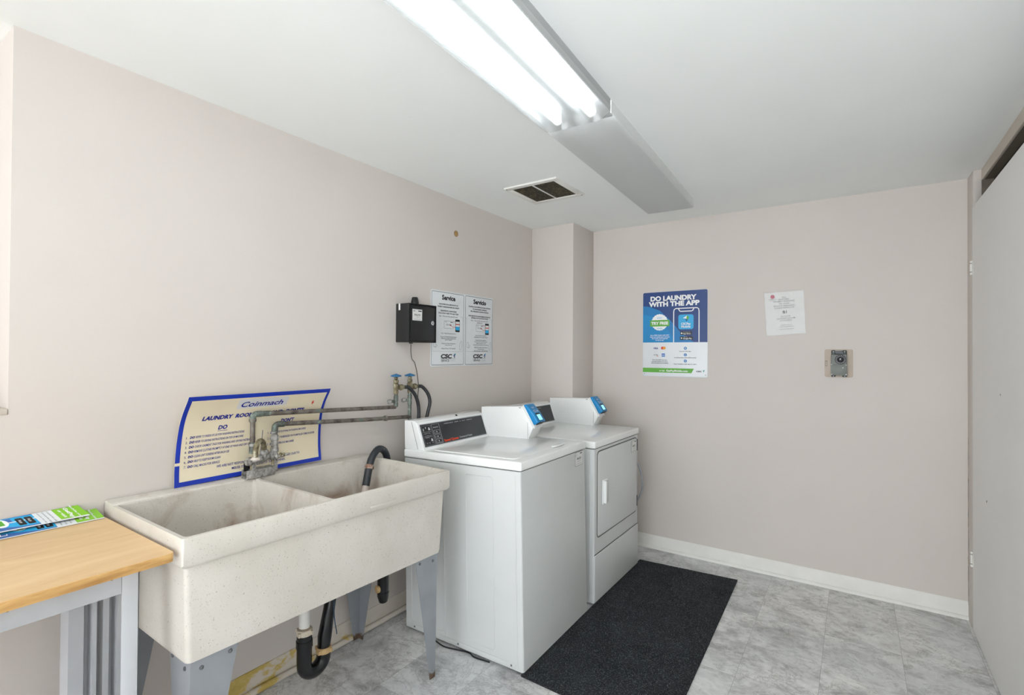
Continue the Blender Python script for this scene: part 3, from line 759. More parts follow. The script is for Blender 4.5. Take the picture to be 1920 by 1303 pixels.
    for (yy, zc) in ((0.078, 0.104), (0.080, 0.046)):
        P.poly([(yy - 0.007, zc - 0.006), (yy + 0.007, zc - 0.006), (yy + 0.004, zc + 0.004), (yy, zc + 0.010), (yy - 0.004, zc + 0.004)], WHITEINK, h)
        P.text('88', yy, zc - 0.002, 0.004, DARKINK, h=h + 0.0004)
    P.rect(0.034, 0.096, 0.038, 0.110, WHITEINK, h); P.rect(0.052, 0.108, 0.056, 0.116, WHITEINK, h)
    P.text('HEAVY SOIL', 0.058, 0.082, 0.004, PALEINK, width=0.048, h=h); P.text('WASH RINSE SPIN', 0.058, 0.070, 0.0035, PALEINK, width=0.05, h=h)
    P.text('WARM COLD', 0.052, 0.060, 0.0035, PALEINK, width=0.03, h=h)
    for yy in (0.040, 0.058, 0.082): P.poly([(yy - 0.006, 0.036), (yy + 0.006, 0.036), (yy + 0.003, 0.028), (yy - 0.003, 0.028)], GREYINK, h)
    P.line([(0.03, 0.064), (0.088, 0.064)], 0.001, PALEINK, h); P.line([(0.03, 0.090), (0.088, 0.090)], 0.001, PALEINK, h)
    P.build('programme_diagram', t)
    P = Print(fn)
    P.text('PERMANENT   PRESS   &   KNIT   FABRICS', 0.20, 0.118, 0.0045, PALEINK, width=min(0.24, y1 - 0.24), align='L', h=h, bold=0.01)
    P.text('Speed Queen', 0.168, 0.030, 0.0125, ORANGEINK, width=0.118, align='L', bold=0.035, h=h, res=3)
    P.text('Commercial Washer' if kind == 'washing_machine' else 'Commercial Dryer', 0.295, 0.031, 0.0095, PALEINK, width=0.112, align='L', h=h, res=3)
    P.build('lettering', t)
    # payment case
    meter_case(t, yc + 0.001, -0.340 + (0 if kind == 'washing_machine' else 0.02), mh, cb, -D + 0.075)
    return t
ws = machine('washing_machine', 'white top loading coin washer with black control panel beside the utility sink', (0.856, 1.495, 0.004), (0, R(-1.4), R(0.9)), 0.652, 0.70, 0.916, 0.555, CONS, 0.0, 0.184)
sticker(ws, smt(None, (0.0006, 0.575, 0.835), (0, 1, 0), (0, 0, 1)), '404-0234')
dr = machine('clothes_dryer', 'white front loading dryer with square door between washer and back wall', (0.845, 2.226, 0.003), (0, 0, 0), 0.676, 0.70, 0.904, 0.588, CONS, 0.0, 0.183)
# dryer front
mb = MB(); pr = rrect(0.605, 0.475, 0.022, 6, 0.343, 0.602)
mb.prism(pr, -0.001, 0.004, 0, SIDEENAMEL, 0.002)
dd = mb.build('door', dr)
mb = MB(); bead(mb, [(0.0003, p[0], p[1]) for p in rrect(0.613, 0.483, 0.025, 6, 0.343, 0.602)], 0.0022, DARKINK); mb.build('door_gap', dr)
mb = MB()
mb.prism(rrect(0.074, 0.140, 0.008, 4, 0.137, 0.602), 0.003, 0.010, 0, ENAMEL, 0.003)
mb.prism(rrect(0.020, 0.128, 0.006, 4, 0.118, 0.602), 0.008, 0.024, 0, ENAMEL, 0.004)
mb.prism(rrect(0.030, 0.118, 0.006, 4, 0.148, 0.602), 0.0098, 0.0106, 0, GREYP)
mb.build('door_handle', dd)
mb = MB(); mb.box(0.0005, 0.0014, 0.002, 0.674, 0.272, 0.276, DARKINK)
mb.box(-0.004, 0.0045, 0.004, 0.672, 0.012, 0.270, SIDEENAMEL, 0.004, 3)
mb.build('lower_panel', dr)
for z0, z1 in ((0.755, 0.83), (0.39, 0.46)):
    mb = MB(); mb.box(0.0, 0.004, 0.655, 0.664, z0, z1, GREYINK, 0.001); mb.build('hinge', dr)
sticker(dr, smt(None, (0.0048, 0.585, 0.795), (0, 1, 0), (0, 0, 1)), '404-0233')
# cable sagging behind the dryer
pts = bez([(0.60, 2.93, 0.80), (0.74, 2.94, 0.74), (0.82, 2.955, 0.66), (0.851, 2.965, 0.56), (0.848, 2.965, 0.47), (0.80, 2.955, 0.38), (0.70, 2.94, 0.30), (0.60, 2.93, 0.10), (0.56, 2.93, 0.007)], 6)
mb = MB(); mb.tube(pts, 0.006, GREYP, 8)
tag(mb.build('power_cord'), 'grey cord looping out between the dryer and back wall', 'cord')

# ================================================================== UTILITY SINK
SX, SY, SZ = 0.571, 0.272, 0.896
sk = thing('utility_sink', 'speckled beige double bowl laundry sink on grey sheet metal legs', 'sink', (SX, SY, SZ), (R(-0.8), R(0.13), R(-0.2)))
SD, SW = 0.562, 1.056
def ringbox(rings, mat):
    bm = bmesh.new(); loops = []
    for (x0, x1, y0, y1, z, r) in rings:
        loops.append([bm.verts.new((a, b, z)) for a, b in rrect(x1 - x0, y1 - y0, r, 5, (x0 + x1) / 2, (y0 + y1) / 2)])
    for A, B in zip(loops, loops[1:]):
        n = len(A)
        for i in range(n): bm.faces.new((A[i], A[(i + 1) % n], B[(i + 1) % n], B[i]))
    bm.faces.new(loops[0][::-1]); bm.faces.new(loops[-1]); bmesh.ops.recalc_face_normals(bm, faces=bm.faces[:])
    me = bpy.data.meshes.new('r'); bm.to_mesh(me); bm.free(); me.materials.append(mat)
    return bpy.data.objects.new('r', me)
outer = ringbox([(-SD, 0, 0, SW, 0.0, 0.006), (-SD, 0.002, -0.001, SW + 0.001, -0.004, 0.006), (-SD, 0.003, -0.001, SW + 0.001, -0.072, 0.006), (-SD, -0.003, 0.004, SW - 0.004, -0.082, 0.010), (-SD, -0.016, 0.014, SW - 0.014, -0.087, 0.012),
                 (-SD + 0.01, -0.019, 0.026, SW - 0.026, -0.335, 0.016), (-SD + 0.02, -0.022, 0.029, SW - 0.029, -0.350, 0.016), (-SD + 0.04, -0.05, 0.05, SW - 0.05, -0.356, 0.02)], SINK)
YD = 0.468
cut1 = ringbox([(-0.492, -0.011, 0.011, YD - 0.007, 0.05, 0.012), (-0.492, -0.011, 0.011, YD - 0.007, 0.0, 0.012), (-0.470, -0.036, 0.045, YD - 0.012, -0.30, 0.03), (-0.44, -0.06, 0.075, YD - 0.04, -0.325, 0.03)], SINK)
cut2 = ringbox([(-0.492, -0.011, YD + 0.007, SW - 0.011, 0.05, 0.012), (-0.492, -0.011, YD + 0.007, SW - 0.011, 0.0, 0.012), (-0.470, -0.036, YD + 0.012, SW - 0.045, -0.30, 0.03), (-0.44, -0.06, YD + 0.04, SW - 0.075, -0.325, 0.03)], SINK)
for o_ in (outer, cut1, cut2): COL.objects.link(o_)
for c_ in (cut1, cut2):
    md = outer.modifiers.new('b', 'BOOLEAN'); md.object = c_; md.operation = 'DIFFERENCE'; md.solver = 'EXACT'
dg = bpy.context.evaluated_depsgraph_get()
me = bpy.data.meshes.new_from_object(outer.evaluated_get(dg))
for o_ in (outer, cut1, cut2): bpy.data.objects.remove(o_)
mb = MB(); mb.add([v.co[:] for v in me.vertices], [tuple(p.vertices) for p in me.polygons], SINK)
# raised faucet deck along the wall, and the little web where the divider meets it
mb.prism([(-SD, -0.02), (-SD, 0.007), (-SD + 0.062, 0.006), (-SD + 0.070, 0.003), (-SD + 0.071, -0.02)], 0.0, SW, 1, SINK, 0.002)
mb.prism([(-0.50, -0.01), (-0.50, 0.0055), (-0.486, 0.005), (-0.474, 0.001), (-0.46, 0.0005), (-0.46, -0.01)], YD - 0.008, YD + 0.008, 1, SINK, 0.001)
mb.box(-0.008, 0.0040, 0.62, 0.74, -0.066, -0.058, SINK, 0.001)
mb.build('basin', sk, smooth=40)
for (xc, yc_, sx, sy) in ((-0.030, 0.040, -1, 1), (-0.030, SW - 0.040, -1, -1), (-SD + 0.03, 0.040, 1, 1), (-SD + 0.03, SW - 0.040, 1, -1)):
    mb = MB()
    zt_ = -0.335; z2 = -0.365; zf = -SZ + 0.002 + (0.0008 if sy > 0 else 0.0145) + (0.001 if xc < -0.3 else 0)
    for ax in (0, 1):
        wt = 0.135
        def P3(w_, z_, th):
            if ax == 1: return (xc + th, yc_ + sy * w_, z_)     # plate facing +-x
            return (xc + sx * w_, yc_ + th, z_)
        th = 0.0025 * (1 if ax == 1 else 1)
        vs = [P3(0, zt_, 0), P3(wt, zt_, 0), P3(wt * 0.93, z2, 0), P3(0.030, zf, 0), P3(0, zf, 0), P3(0, zt_, th), P3(wt, zt_, th), P3(wt * 0.93, z2, th), P3(0.030, zf, th), P3(0, zf, th)]
        mb.add(vs, [(0, 1, 2, 3, 4), (9, 8, 7, 6, 5), (0, 5, 6, 1), (1, 6, 7, 2), (2, 7, 8, 3), (3, 8, 9, 4), (4, 9, 5, 0)], LEGP)
    lg = mb.build('leg', sk)
    for k, zz in ((0.028, z2 - 0.012), (0.105, z2 - 0.002)):
        mb = MB(); n_ = 1 if xc > -0.3 else -1
        mb.lathe([(0.006, 0), (0.0055, 0.003), (0.002, 0.0045)], (xc + (0.0025 if n_ > 0 else 0), yc_ + sy * k, zz), (n_, 0, 0), SCREW, 10)
        if sy > 0: mb.lathe([(0.006, 0), (0.0055, 0.003), (0.002, 0.0045)], (xc + sx * k, yc_, zz), (0, -1, 0), SCREW, 10)
        mb.build('bolt', lg)

# faucet
fx, fy = 0.085, 0.752
fz = 0.896
fc = thing('wall_faucet', 'corroded laundry faucet with arched brass spout standing on the sink deck', 'faucet', (fx, fy, fz), (0, 0, R(2)))
mb = MB()
for y0, y1 in ((-0.058, 0.060),):
    mb.box(0.005, 0.008, y0, y1, 0.0, 0.036, PITTED, 0.001); mb.box(-0.030, -0.027, y0, y1, 0.0, 0.036, PITTED, 0.001); mb.box(-0.030, 0.008, y0, y1, 0.0, 0.003, PITTED, 0.001); mb.box(-0.02, 0.008, y0 + 0.02, y1, 0.033, 0.036, PITTED, 0.001)
mb.box(-0.008, 0.0095, -0.034, -0.020, 0.006, 0.065, PITTED, 0.002)
mb.box(-0.008, 0.0095, 0.058, 0.070, 0.012, 0.070, PITTED, 0.002)
mb.box(-0.020, -0.016, -0.056, -0.03, 0.03, 0.062, BLACKP, 0.001)
mb.build('bracket', fc)
mb = MB()
mb.lathe([(0.012, 0), (0.016, 0.008), (0.017, 0.02), (0.013, 0.028), (0.014, 0.05), (0.018, 0.058), (0.018, 0.072), (0.013, 0.08), (0.013, 0.095), (0.018, 0.102), (0.018, 0.118), (0.012, 0.128)], (-0.005, -0.055, 0.066), (0, 1, 0.10), PITTED, 18)
for y in (-0.030, 0.060): mb.cyl((-0.006, y, 0.030), (-0.006, y, 0.075), 0.008, BRASS, 12)
mb.build('body', fc)
mb = MB(); mb.lathe([(0.010, 0), (0.011, 0.015), (0.017, 0.016), (0.017, 0.026), (0.013, 0.030)], (0.004, 0.014, 0.076), (0, 0, 1), PITTED, 18)
mb.build('spout_nut', fc)
mb = MB()
e1 = Vector((-0.55, 0.83, 0)).normalized() * 1.0
pth = [(0.004, 0.014, 0.10), (0.004, 0.014, 0.112)]
cA = Vector((0.004, 0.014, 0.112)) - e1 * 0.036
pth += [tuple(p) for p in arc(cA, 0.036, 8, 180, 12, e1, (0, 0, 1))]
end = Vector(pth[-1]); pth += [tuple(end + Vector((0, 0, -0.018))), tuple(end + Vector((0, 0, -0.026)))]
mb.tube(pth, 0.0100, BRASS, 14)
mb.lathe([(0.017, 0), (0.017, 0.004), (0.011, 0.009)], tuple(end + Vector((0, 0, -0.030))), (0, 0, 1), PVC, 18)
mb.build('spout', fc)
for (y, dy, dx) in ((-0.045, 0.9, 0.9), (0.062, 1.0, 0.55)):
    mb = MB(); p = Vector((0.005, y, 0.070)); d = Vector((dx, dy * (1 if y > 0 else 1), 0.12)).normalized()
    mb.lathe([(0.011, 0), (0.012, 0.006), (0.008, 0.010)], p, (d.x, d.y, 0.2), PITTED, 12)
    mb.tube([p + d * 0.008, p + d * 0.025, p + d * 0.045 + Vector((0, 0, 0.004))], [0.006, 0.007, 0.004], PITTED, 10)
    if y > 0:
        mb.lathe([(0.006, 0), (0.010, 0.006), (0.006, 0.012), (0.009, 0.018), (0.004, 0.026)], p + Vector((0.006, 0.012, 0.006)), (0.5, 1, 0), BRASS, 10)
    mb.build('handle', fc)
mb = MB(); mb.cyl((-0.004, 0.004, 0.10), (-0.004, 0.012, 0.185), 0.0016, SCREW, 8); mb.build('lift_rod', fc)

# supply pipes
def elbow_path(pts, r, n=5):
    out = [Vector(pts[0])]
    for a, b, c in zip(pts, pts[1:], pts[2:]):
        a, b, c = Vector(a), Vector(b), Vector(c); d1 = (a - b).normalized(); d2 = (c - b).normalized()
        for i in range(n + 1):
            t_ = i / n; p0 = b + d1 * r; p2 = b + d2 * r
            out.append(p0 * (1 - t_) ** 2 + b * 2 * t_ * (1 - t_) + p2 * t_ ** 2)
    out.append(Vector(pts[-1])); return out
px_ = 0.067
p1 = thing('water_pipe', 'upper corroded copper supply pipe running above the sink to first valve', 'pipe', (px_, 0.73, 0.985), group='supply pipes above the sink')
mb = MB(); rel = lambda y, z, x=0: (x, y - 0.73, z - 0.985)
mb.tube(elbow_path([rel(0.730, 0.99), rel(0.730, 1.146), rel(1.478, 1.112)], 0.02), 0.0095, COPPER, 12)
mb.build('pipe', p1)
mb = MB()
mb.tube(elbow_path([rel(0.730, 1.115), rel(0.730, 1.146), rel(0.765, 1.1445)], 0.018), 0.0122, VERDI, 12)
mb.cyl(rel(0.765, 1.1445), rel(0.80, 1.143), 0.0108, VERDI); mb.cyl(rel(0.730, 1.128), rel(0.730, 1.118), 0.0135, COPPER)
mb.build('elbow_fitting', p1); mb = MB(); mb.cyl(rel(0.730, 0.99), rel(0.730, 1.035), 0.0125, VERDI); mb.cyl(rel(0.730, 1.02), rel(0.730, 1.03), 0.0145, PITTED)
mb.build('coupling', p1)
p2 = thing('water_pipe', 'lower corroded copper supply pipe running above the sink behind washer', 'pipe', (px_, 0.82, 0.985), group='supply pipes above the sink')
rel = lambda y, z, x=0: (x, y - 0.82, z - 0.985)
mb = MB(); mb.tube(elbow_path([rel(0.822, 0.99), rel(0.822, 1.096), rel(1.30, 1.0655), rel(1.58, 1.052)], 0.02), 0.0095, COPPER, 12); mb.build('pipe', p2)
mb = MB(); mb.tube(elbow_path([rel(0.822, 1.060), rel(0.822, 1.096), rel(0.862, 1.0935)], 0.020), 0.0125, VERDI, 12)
mb.lathe([(0.0135, 0), (0.0135, 0.006), (0.0100, 0.008), (0.0165, 0.018), (0.0165, 0.034), (0.014, 0.036), (0.014, 0.066), (0.0165, 0.068), (0.0165, 0.082)], rel(0.822, 1.066), (0, 0, -1), PITTED, 8)
mb.lathe([(0.0130, 0), (0.0140, 0.004), (0.0115, 0.007), (0.0140, 0.010), (0.0130, 0.016)], rel(1.405, 1.0605), (0, 1, -0.05), COPPER, 14)
mb.build('fittings', p2)
# shutoff valves
def valve(y, ztop, zbot, label, lead):
    t = thing('shutoff_valve', label, 'valve', (px_, y, zbot), group='brass shutoff valves')
    z = lambda a: a - zbot
    mb = MB()
    zc = 1.213
    mb.lathe([(0.0115, 0), (0.0125, 0.008), (0.0125, 0.030), (0.0150, 0.034), (0.0150, 0.052), (0.010, 0.056), (0.0135, 0.060), (0.0135, 0.072), (0.007, 0.076), (0.0105, 0.079), (0.0105, 0.086), (0.004, 0.089)], (0, 0, z(zc - 0.034)), (0, 0, 1), BRASS, 8)
    mb.lathe([(0.010, 0), (0.010, 0.014), (0.016, 0.016), (0.016, 0.030), (0.0085, 0.033), (0.0085, 0.048)], (0.004, 0.006, z(zc)), (0.12, 1, 0.0), BRASS, 8)
    mb.build('valve_body', t)
    mb = MB(); mb.cyl((0, 0, z(zc + 0.050)), (0, 0, z(1.278)), 0.0028, PITTED, 8); mb.build('stem', t)
    mb = MB(); zz = z(1.276)
    ring = [(0.023 * math.cos(2 * PI * i / 32) * (1 + 0.05 * math.cos(i * PI / 2)), 0.023 * math.sin(2 * PI * i / 32) * (1 + 0.05 * math.cos(i * PI / 2)), zz - 0.003) for i in range(32)]
    mb.tube(ring, 0.0042, BLUEH, 8, closed=True)
    for k in range(5):
        a_ = 2 * PI * k / 5; mb.tube([(0.004 * math.cos(a_), 0.004 * math.sin(a_), zz + 0.004), (0.022 * math.cos(a_), 0.022 * math.sin(a_), zz - 0.001)], 0.003, BLUEH, 6)
    mb.lathe([(0.007, 0), (0.007, 0.006), (0.004, 0.008)], (0, 0, zz), (0, 0, 1), BLUEH, 12)
    mb.build('handwheel', t)
    mb = MB(); mb.cyl((0, 0, 0), (0, 0, z(zc - 0.03)), 0.0100, VERDI, 12); mb.cyl((0, 0, z(zc - 0.07)), (0, 0, z(zc - 0.045)), 0.0118, VERDI, 12)
    mb.lathe([(0.011, 0), (0.0118, 0.01), (0.0105, 0.02)], (0, 0, z(1.118)), (0, 0, 1), VERDI, 12)
    mb.build('riser', t)
    mb = MB(); mb.tube([(0, 0, z(1.140)), (-0.004, -0.020, z(1.142)), (-0.006, -0.032, z(1.142))], 0.0075, VERDI, 10)
    mb.lathe([(0.008, 0), (0.012, 0.003), (0.012, 0.014), (0.009, 0.018)], (-0.006, -0.030, z(1.142)), (0, -1, 0.0), PITTED, 8)
    mb.build('drain_cock', t)
    return t
valve(1.482, 1.28, 1.112, 'blue wheeled brass shutoff valve joined to the upper long copper pipe', 0)
valve(1.580, 1.28, 0.985, 'blue wheeled brass shutoff valve farther from the sink, rising behind the washer console', 0)
mb = MB(); mb.tube(bez([(0.078, 1.532, 1.213), (0.090, 1.552, 1.208), (0.100, 1.585, 1.172), (0.104, 1.606, 1.120), (0.104, 1.612, 1.060), (0.100, 1.606, 0.98), (0.095, 1.60, 0.90)], 8), 0.0095, RUBBER, 12)
tag(mb.build('fill_hose'), 'black rubber hose curving down from the shutoff valve nearer the sink', 'hose', 'washer fill hoses')
mb = MB(); mb.tube(bez([(0.078, 1.630, 1.213), (0.088, 1.652, 1.209), (0.098, 1.684, 1.172), (0.104, 1.696, 1.125), (0.100, 1.684, 1.065), (0.096, 1.665, 0.99), (0.092, 1.655, 0.90)], 8), 0.0095, RUBBER, 12)
tag(mb.build('fill_hose'), 'black rubber hose curving down from the shutoff valve farther from the sink', 'hose', 'washer fill hoses')
# drain hose hooked into the far bowl
t = thing('drain_hose', 'thick black washer drain hose hooked over far rim into the sink', 'hose', (0.16, 1.31, 0.885))
mb = MB(); rel = lambda x, y, z: (x - 0.16, y - 1.31, z - 0.885)
mb.tube(bez([rel(0.135, 1.252, 0.835), rel(0.132, 1.265, 0.875), rel(0.128, 1.290, 0.908), rel(0.122, 1.322, 0.924), rel(0.116, 1.358, 0.912), rel(0.110, 1.384, 0.876), rel(0.105, 1.394, 0.82), rel(0.100, 1.398, 0.70)], 8), 0.0170, SPAT, 16)
mb.build('hose_body', t)
mb = MB(); a_ = Vector(rel(0.146, 1.226, 0.770)); b2 = Vector(rel(0.135, 1.252, 0.845)); mb.tube([a_, b2], 0.0175, SPAT, 16); mb.build('hose_cuff', t)
mb = MB(); mb.tube([b2 + (a_ - b2) * 0.02, b2 + (a_ - b2) * -0.22], 0.0195, RUSTY, 16); mb.box(-0.032, -0.016, -0.042, -0.034, -0.048, -0.030, RUSTY, 0.002); mb.build('clamp', t)
mb = MB(); mb.tube([Vector(rel(0.170, 1.165, 0.606)), a_ + (b2 - a_) * 0.1], 0.0142, PVC, 16); mb.build('standpipe', t)

# sign leaning behind the pipes
def signx(v):   # distance from the wall by height fraction
    K = [(0.0, 0.022), (0.15, 0.014), (0.3, 0.012), (0.45, 0.014), (0.6, 0.021), (0.72, 0.031), (0.85, 0.054), (1.0, 0.090)]
    for (a, xa), (b, xb) in zip(K, K[1:]):
        if v <= b:
            t_ = (v - a) / (b - a); return xa + (xb - xa) * t_
    return K[-1][1]
def sx_s(v):
    return sum(signx(min(1, max(0, v + d))) for d in (-0.06, -0.03, 0, 0.03, 0.06)) / 5 - 0 * v
def signfn(u, v, h):
    z = 0.9015 + v * 0.329
    x = sx_s(v); d = (sx_s(v + 0.02) - sx_s(v - 0.02)) / (0.04 * 0.329)
    l = math.hypot(1, d)
    return Vector((x + h / l, 0.472 + u + 0.018 * v * (1 - u / 0.602), z - h * d / l))
SG = 0.602
t = thing('instruction_sign', 'curled cream and blue laundry room rules sign leaning on wall behind faucet', 'sign', (0, 0, 0))
mb = MB(); nv = 28; nu = 6
vs = []
for hh_ in (0.0, 0.0016):
    for j in range(nv + 1):
        for i in range(nu + 1): vs.append(signfn(SG * i / nu, j / nv, hh_ - 0.0016))
o = (nu + 1) * (nv + 1)
q = lambda i, j: j * (nu + 1) + i
fs = []
for j in range(nv):
    for i in range(nu):
        fs.append((q(i, j), q(i, j + 1), q(i + 1, j + 1), q(i + 1, j))); fs.append((o + q(i, j), o + q(i + 1, j), o + q(i + 1, j + 1), o + q(i, j + 1)))
for i in range(nu):
    fs.append((q(i, 0), q(i + 1, 0), o + q(i + 1, 0), o + q(i, 0))); fs.append((q(i, nv), o + q(i, nv), o + q(i + 1, nv), q(i + 1, nv)))
for j in range(nv):
    fs.append((q(0, j), o + q(0, j), o + q(0, j + 1), q(0, j + 1))); fs.append((q(nu, j), q(nu, j + 1), o + q(nu, j + 1), o + q(nu, j)))
mb.add(vs, fs, CREAM); mb.build('board', t)
P = Print(signfn); bu, bv = 0.016, 0.050
P.rect(0, 0, bu, 0.23, BORDERBLUE, nv=8); P.rect(0, 0.262, bu, 1, BORDERBLUE, nv=22); P.rect(SG - bu * 0.8, 0, SG, 1, BORDERBLUE, nv=28)
P.rect(bu, 0, SG - bu * 0.8, bv, BORDERBLUE, nu=4); P.rect(bu, 1 - bv, SG - bu * 0.8, 1, BORDERBLUE, nu=4, nv=3)
P.build('border', t)
zv = lambda z: (z - 0.9185) / 0.312
# a text printer on the sign whose v is metres
def sf2(u, v, h): return signfn(u, (v + 0.017) / 0.329, h)
P = Print(sf2)
P.rect(0.193, 0.252, 0.405, 0.290, LOGOPATCH, 0.0005, nv=3)
P.build('logo_patch', t)
P = Print(sf2)
P.text('Coinmach', 0.297, 0.268, 0.021, BLUEINK, width=0.178, shear=0.35, bold=0.02, res=4, h=0.0014)
P.build('logo', t)
P = Print(sf2)
P.text('LAUNDRY  ROOM  DOS  AND  DON\'TS', 0.288, 0.224, 0.0165, BLUEINK, width=0.425, shear=0.2, bold=0.05)
P.text('DO', 0.158, 0.184, 0.0165, BLUEINK, width=0.034, shear=0.2, bold=0.045); P.rect(0.139, 0.170, 0.177, 0.1715, BLUEINK, 0.001)
P.text('DON\'T', 0.430, 0.184, 0.0155, BLUEINK, width=0.060, shear=0.2, bold=0.045); P.rect(0.399, 0.170, 0.461, 0.1715, BLUEINK, 0.001)
rows = ['REFER TO INSIDE OF LID FOR WASHING INSTRUCTIONS', 'REFER TO DRYING INSTRUCTIONS ON TOP OF MACHINE', 'CHECK GARMENT TAGS FOR WASHING AND DRYING INSTRUCTIONS', 'REMOVE CLOTHES PROMPTLY AT END OF WASH AND DRY CYCLES', 'CLEAN LINT SCREENS AFTER EACH USE', 'HELP TO KEEP ROOM CLEAN', 'CALL MACKE FOR SERVICE']
wid = [0.182, 0.180, 0.232, 0.226, 0.128, 0.096, 0.093]
for i, (r_, w_) in enumerate(zip(rows, wid)):
    v = 0.157 - i * 0.0178
    P.text('%d.' % (i + 1), 0.030, v, 0.0085, BLUEINK, align='L', width=0.007)
    P.text('DO', 0.043, v, 0.0092, BLUEINK, align='L', bold=0.05, width=0.017, shear=0.15)
    P.text(r_, 0.063, v, 0.0085, BLUEINK, align='L', width=w_, shear=0.15, bold=0.012)
rows = ['DYE CLOTHING IN WASHING MACHINES', 'DRY RUBBERIZED OR FOAM FILLED ITEMS IN DRYER', 'OVERLOAD MACHINES']
for i, (r_, w_) in enumerate(zip(rows, (0.136, 0.181, 0.080))):
    v = 0.137 - i * 0.024
    P.text('%d.' % (i + 1), 0.346, v, 0.0085, BLUEINK, align='L', width=0.007)
    P.text('DON\'T', 0.358, v, 0.0092, BLUEINK, align='L', bold=0.05, width=0.026, shear=0.15)
    P.text(r_, 0.388, v, 0.0085, BLUEINK, align='L', width=w_, shear=0.15, bold=0.012)
P.text('WE ARE NOT RESPONSIBLE FOR CLOTHES THAT ARE DAMAGED DUE TO', 0.320, 0.034, 0.0095, BLUEINK, width=0.350, bold=0.012)
P.text('MISUSE OR OVERLOADING OF THE MACHINES.', 0.315, 0.0175, 0.0095, BLUEINK, width=0.225, bold=0.015)
P.build('lettering', t)
P = Print(sf2); P.poly([(0.530, 0.262), (0.534, 0.258), (0.538, 0.263), (0.5375, 0.255), (0.541, 0.250), (0.536, 0.248), (0.535, 0.240), (0.5325, 0.247), (0.529, 0.249), (0.531, 0.255)], REDINK); P.build('red_mark', t)

# traps under the sink
def trap(name, label, x, y, ztail, nut2):
    t = thing(name, label, 'drain trap', (x, y, 0.05), group='black traps under the sink')
    z = lambda a: a - 0.05
    mb = MB(); mb.cyl((0, 0, z(0.335)), (0, 0, z(ztail)), 0.0205, WPVC if nut2 else ABS, 18); mb.build('tailpiece', t)
    def nut(zz, p, mat, ax=(0, 0, 1)):
        mb = MB(); mb.lathe([(0.024, 0), (0.030, 0.003), (0.030, 0.020), (0.027, 0.024)], p, ax, mat, 14)
        for k in range(4):
            a_ = PI / 2 * k + 0.4; c = Vector(p) + Vector((0.031 * math.cos(a_), 0.031 * math.sin(a_), 0.012)); mb.box(c.x - 0.005, c.x + 0.005, c.y - 0.005, c.y + 0.005, c.z - 0.008, c.z + 0.008, mat, 0.002)
        return mb.build('slip_nut', t)
    nut(0, (0, 0, z(0.305)), NUTW if nut2 else ABS)
    mb = MB()
    path = [(0, 0, z(0.305)), (0, 0, z(0.20))] + [tuple(p) for p in arc((0.0, 0.043, z(0.190)), 0.043, 180, 360, 14, (0, 1, 0), (0, 0, 1))] + [(0.0, 0.086, z(0.208))]
    mb.tube(path, [0.028] * 2 + [0.0275] * 15 + [0.0265], ABS, 18)
    mb.lathe([(0.0305, 0), (0.0305, 0.026)], (0, 0, z(0.285)), (0, 0, -1), ABS, 18)
    mb.build('trap_bend', t)
    nut(0, (0, 0.086, z(0.198)), NUTY)
    mb = MB(); mb.tube([(0, 0.086, z(0.215)), (0.0, 0.090, z(0.26)), (-0.01, 0.116, z(0.35)), (-0.03, 0.150, z(0.45)), (-0.06, 0.17, z(0.50))], [0.024, 0.027, 0.023, 0.021, 0.021], ABS, 16); mb.build('trap_arm', t)
    return t
trap('sink_trap', 'black trap with white tailpiece hanging under the bowl next to the table', 0.285, 0.822, 0.520 + 0.02, True)
t = thing('sink_trap', 'short black drain elbow hanging under the bowl next to the washer', 'drain trap', (0.22, 1.27, 0.2), group='black traps under the sink')
mb = MB(); mb.tube([(0.0, 0, 0.33), (0, 0, 0.06), (-0.002, 0.004, 0.035)], [0.026, 0.026, 0.020], ABS, 16); mb.lathe([(0.0275, 0), (0.0275, 0.006)], (0, 0, 0.075), (0, 0, 1), ABS, 16); mb.build('trap_bend', t)
mb = MB(); mb.lathe([(0.014, 0), (0.017, 0.003), (0.017, 0.015)], (-0.002, -0.02, 0.10), (-0.3, -1, 0), NUTY, 12); mb.build('slip_nut', t)
# blue wire tied to the trap arm
mb = MB(); mb.tube(bez([(0.312, 0.935, 0.400), (0.320, 0.930, 0.35), (0.324, 0.932, 0.31), (0.322, 0.940, 0.28), (0.316, 0.946, 0.262)], 6), 0.0022, plain('blue_wire', (30, 60, 84), 0.5), 6)
tag(mb.build('loose_wire'), 'thin dark blue wire looped beside the near sink trap', 'wire')
mb = MB(); mb.tube(bez([(0.36, 1.475, 0.004), (0.43, 1.462, 0.004), (0.50, 1.478, 0.004), (0.56, 1.49, 0.004), (0.60, 1.478, 0.004), (0.68, 1.487, 0.004)], 6), 0.003, BLACKP, 6)
tag(mb.build('floor_cable'), 'thin black cable lying on floor along the washer base', 'cable')

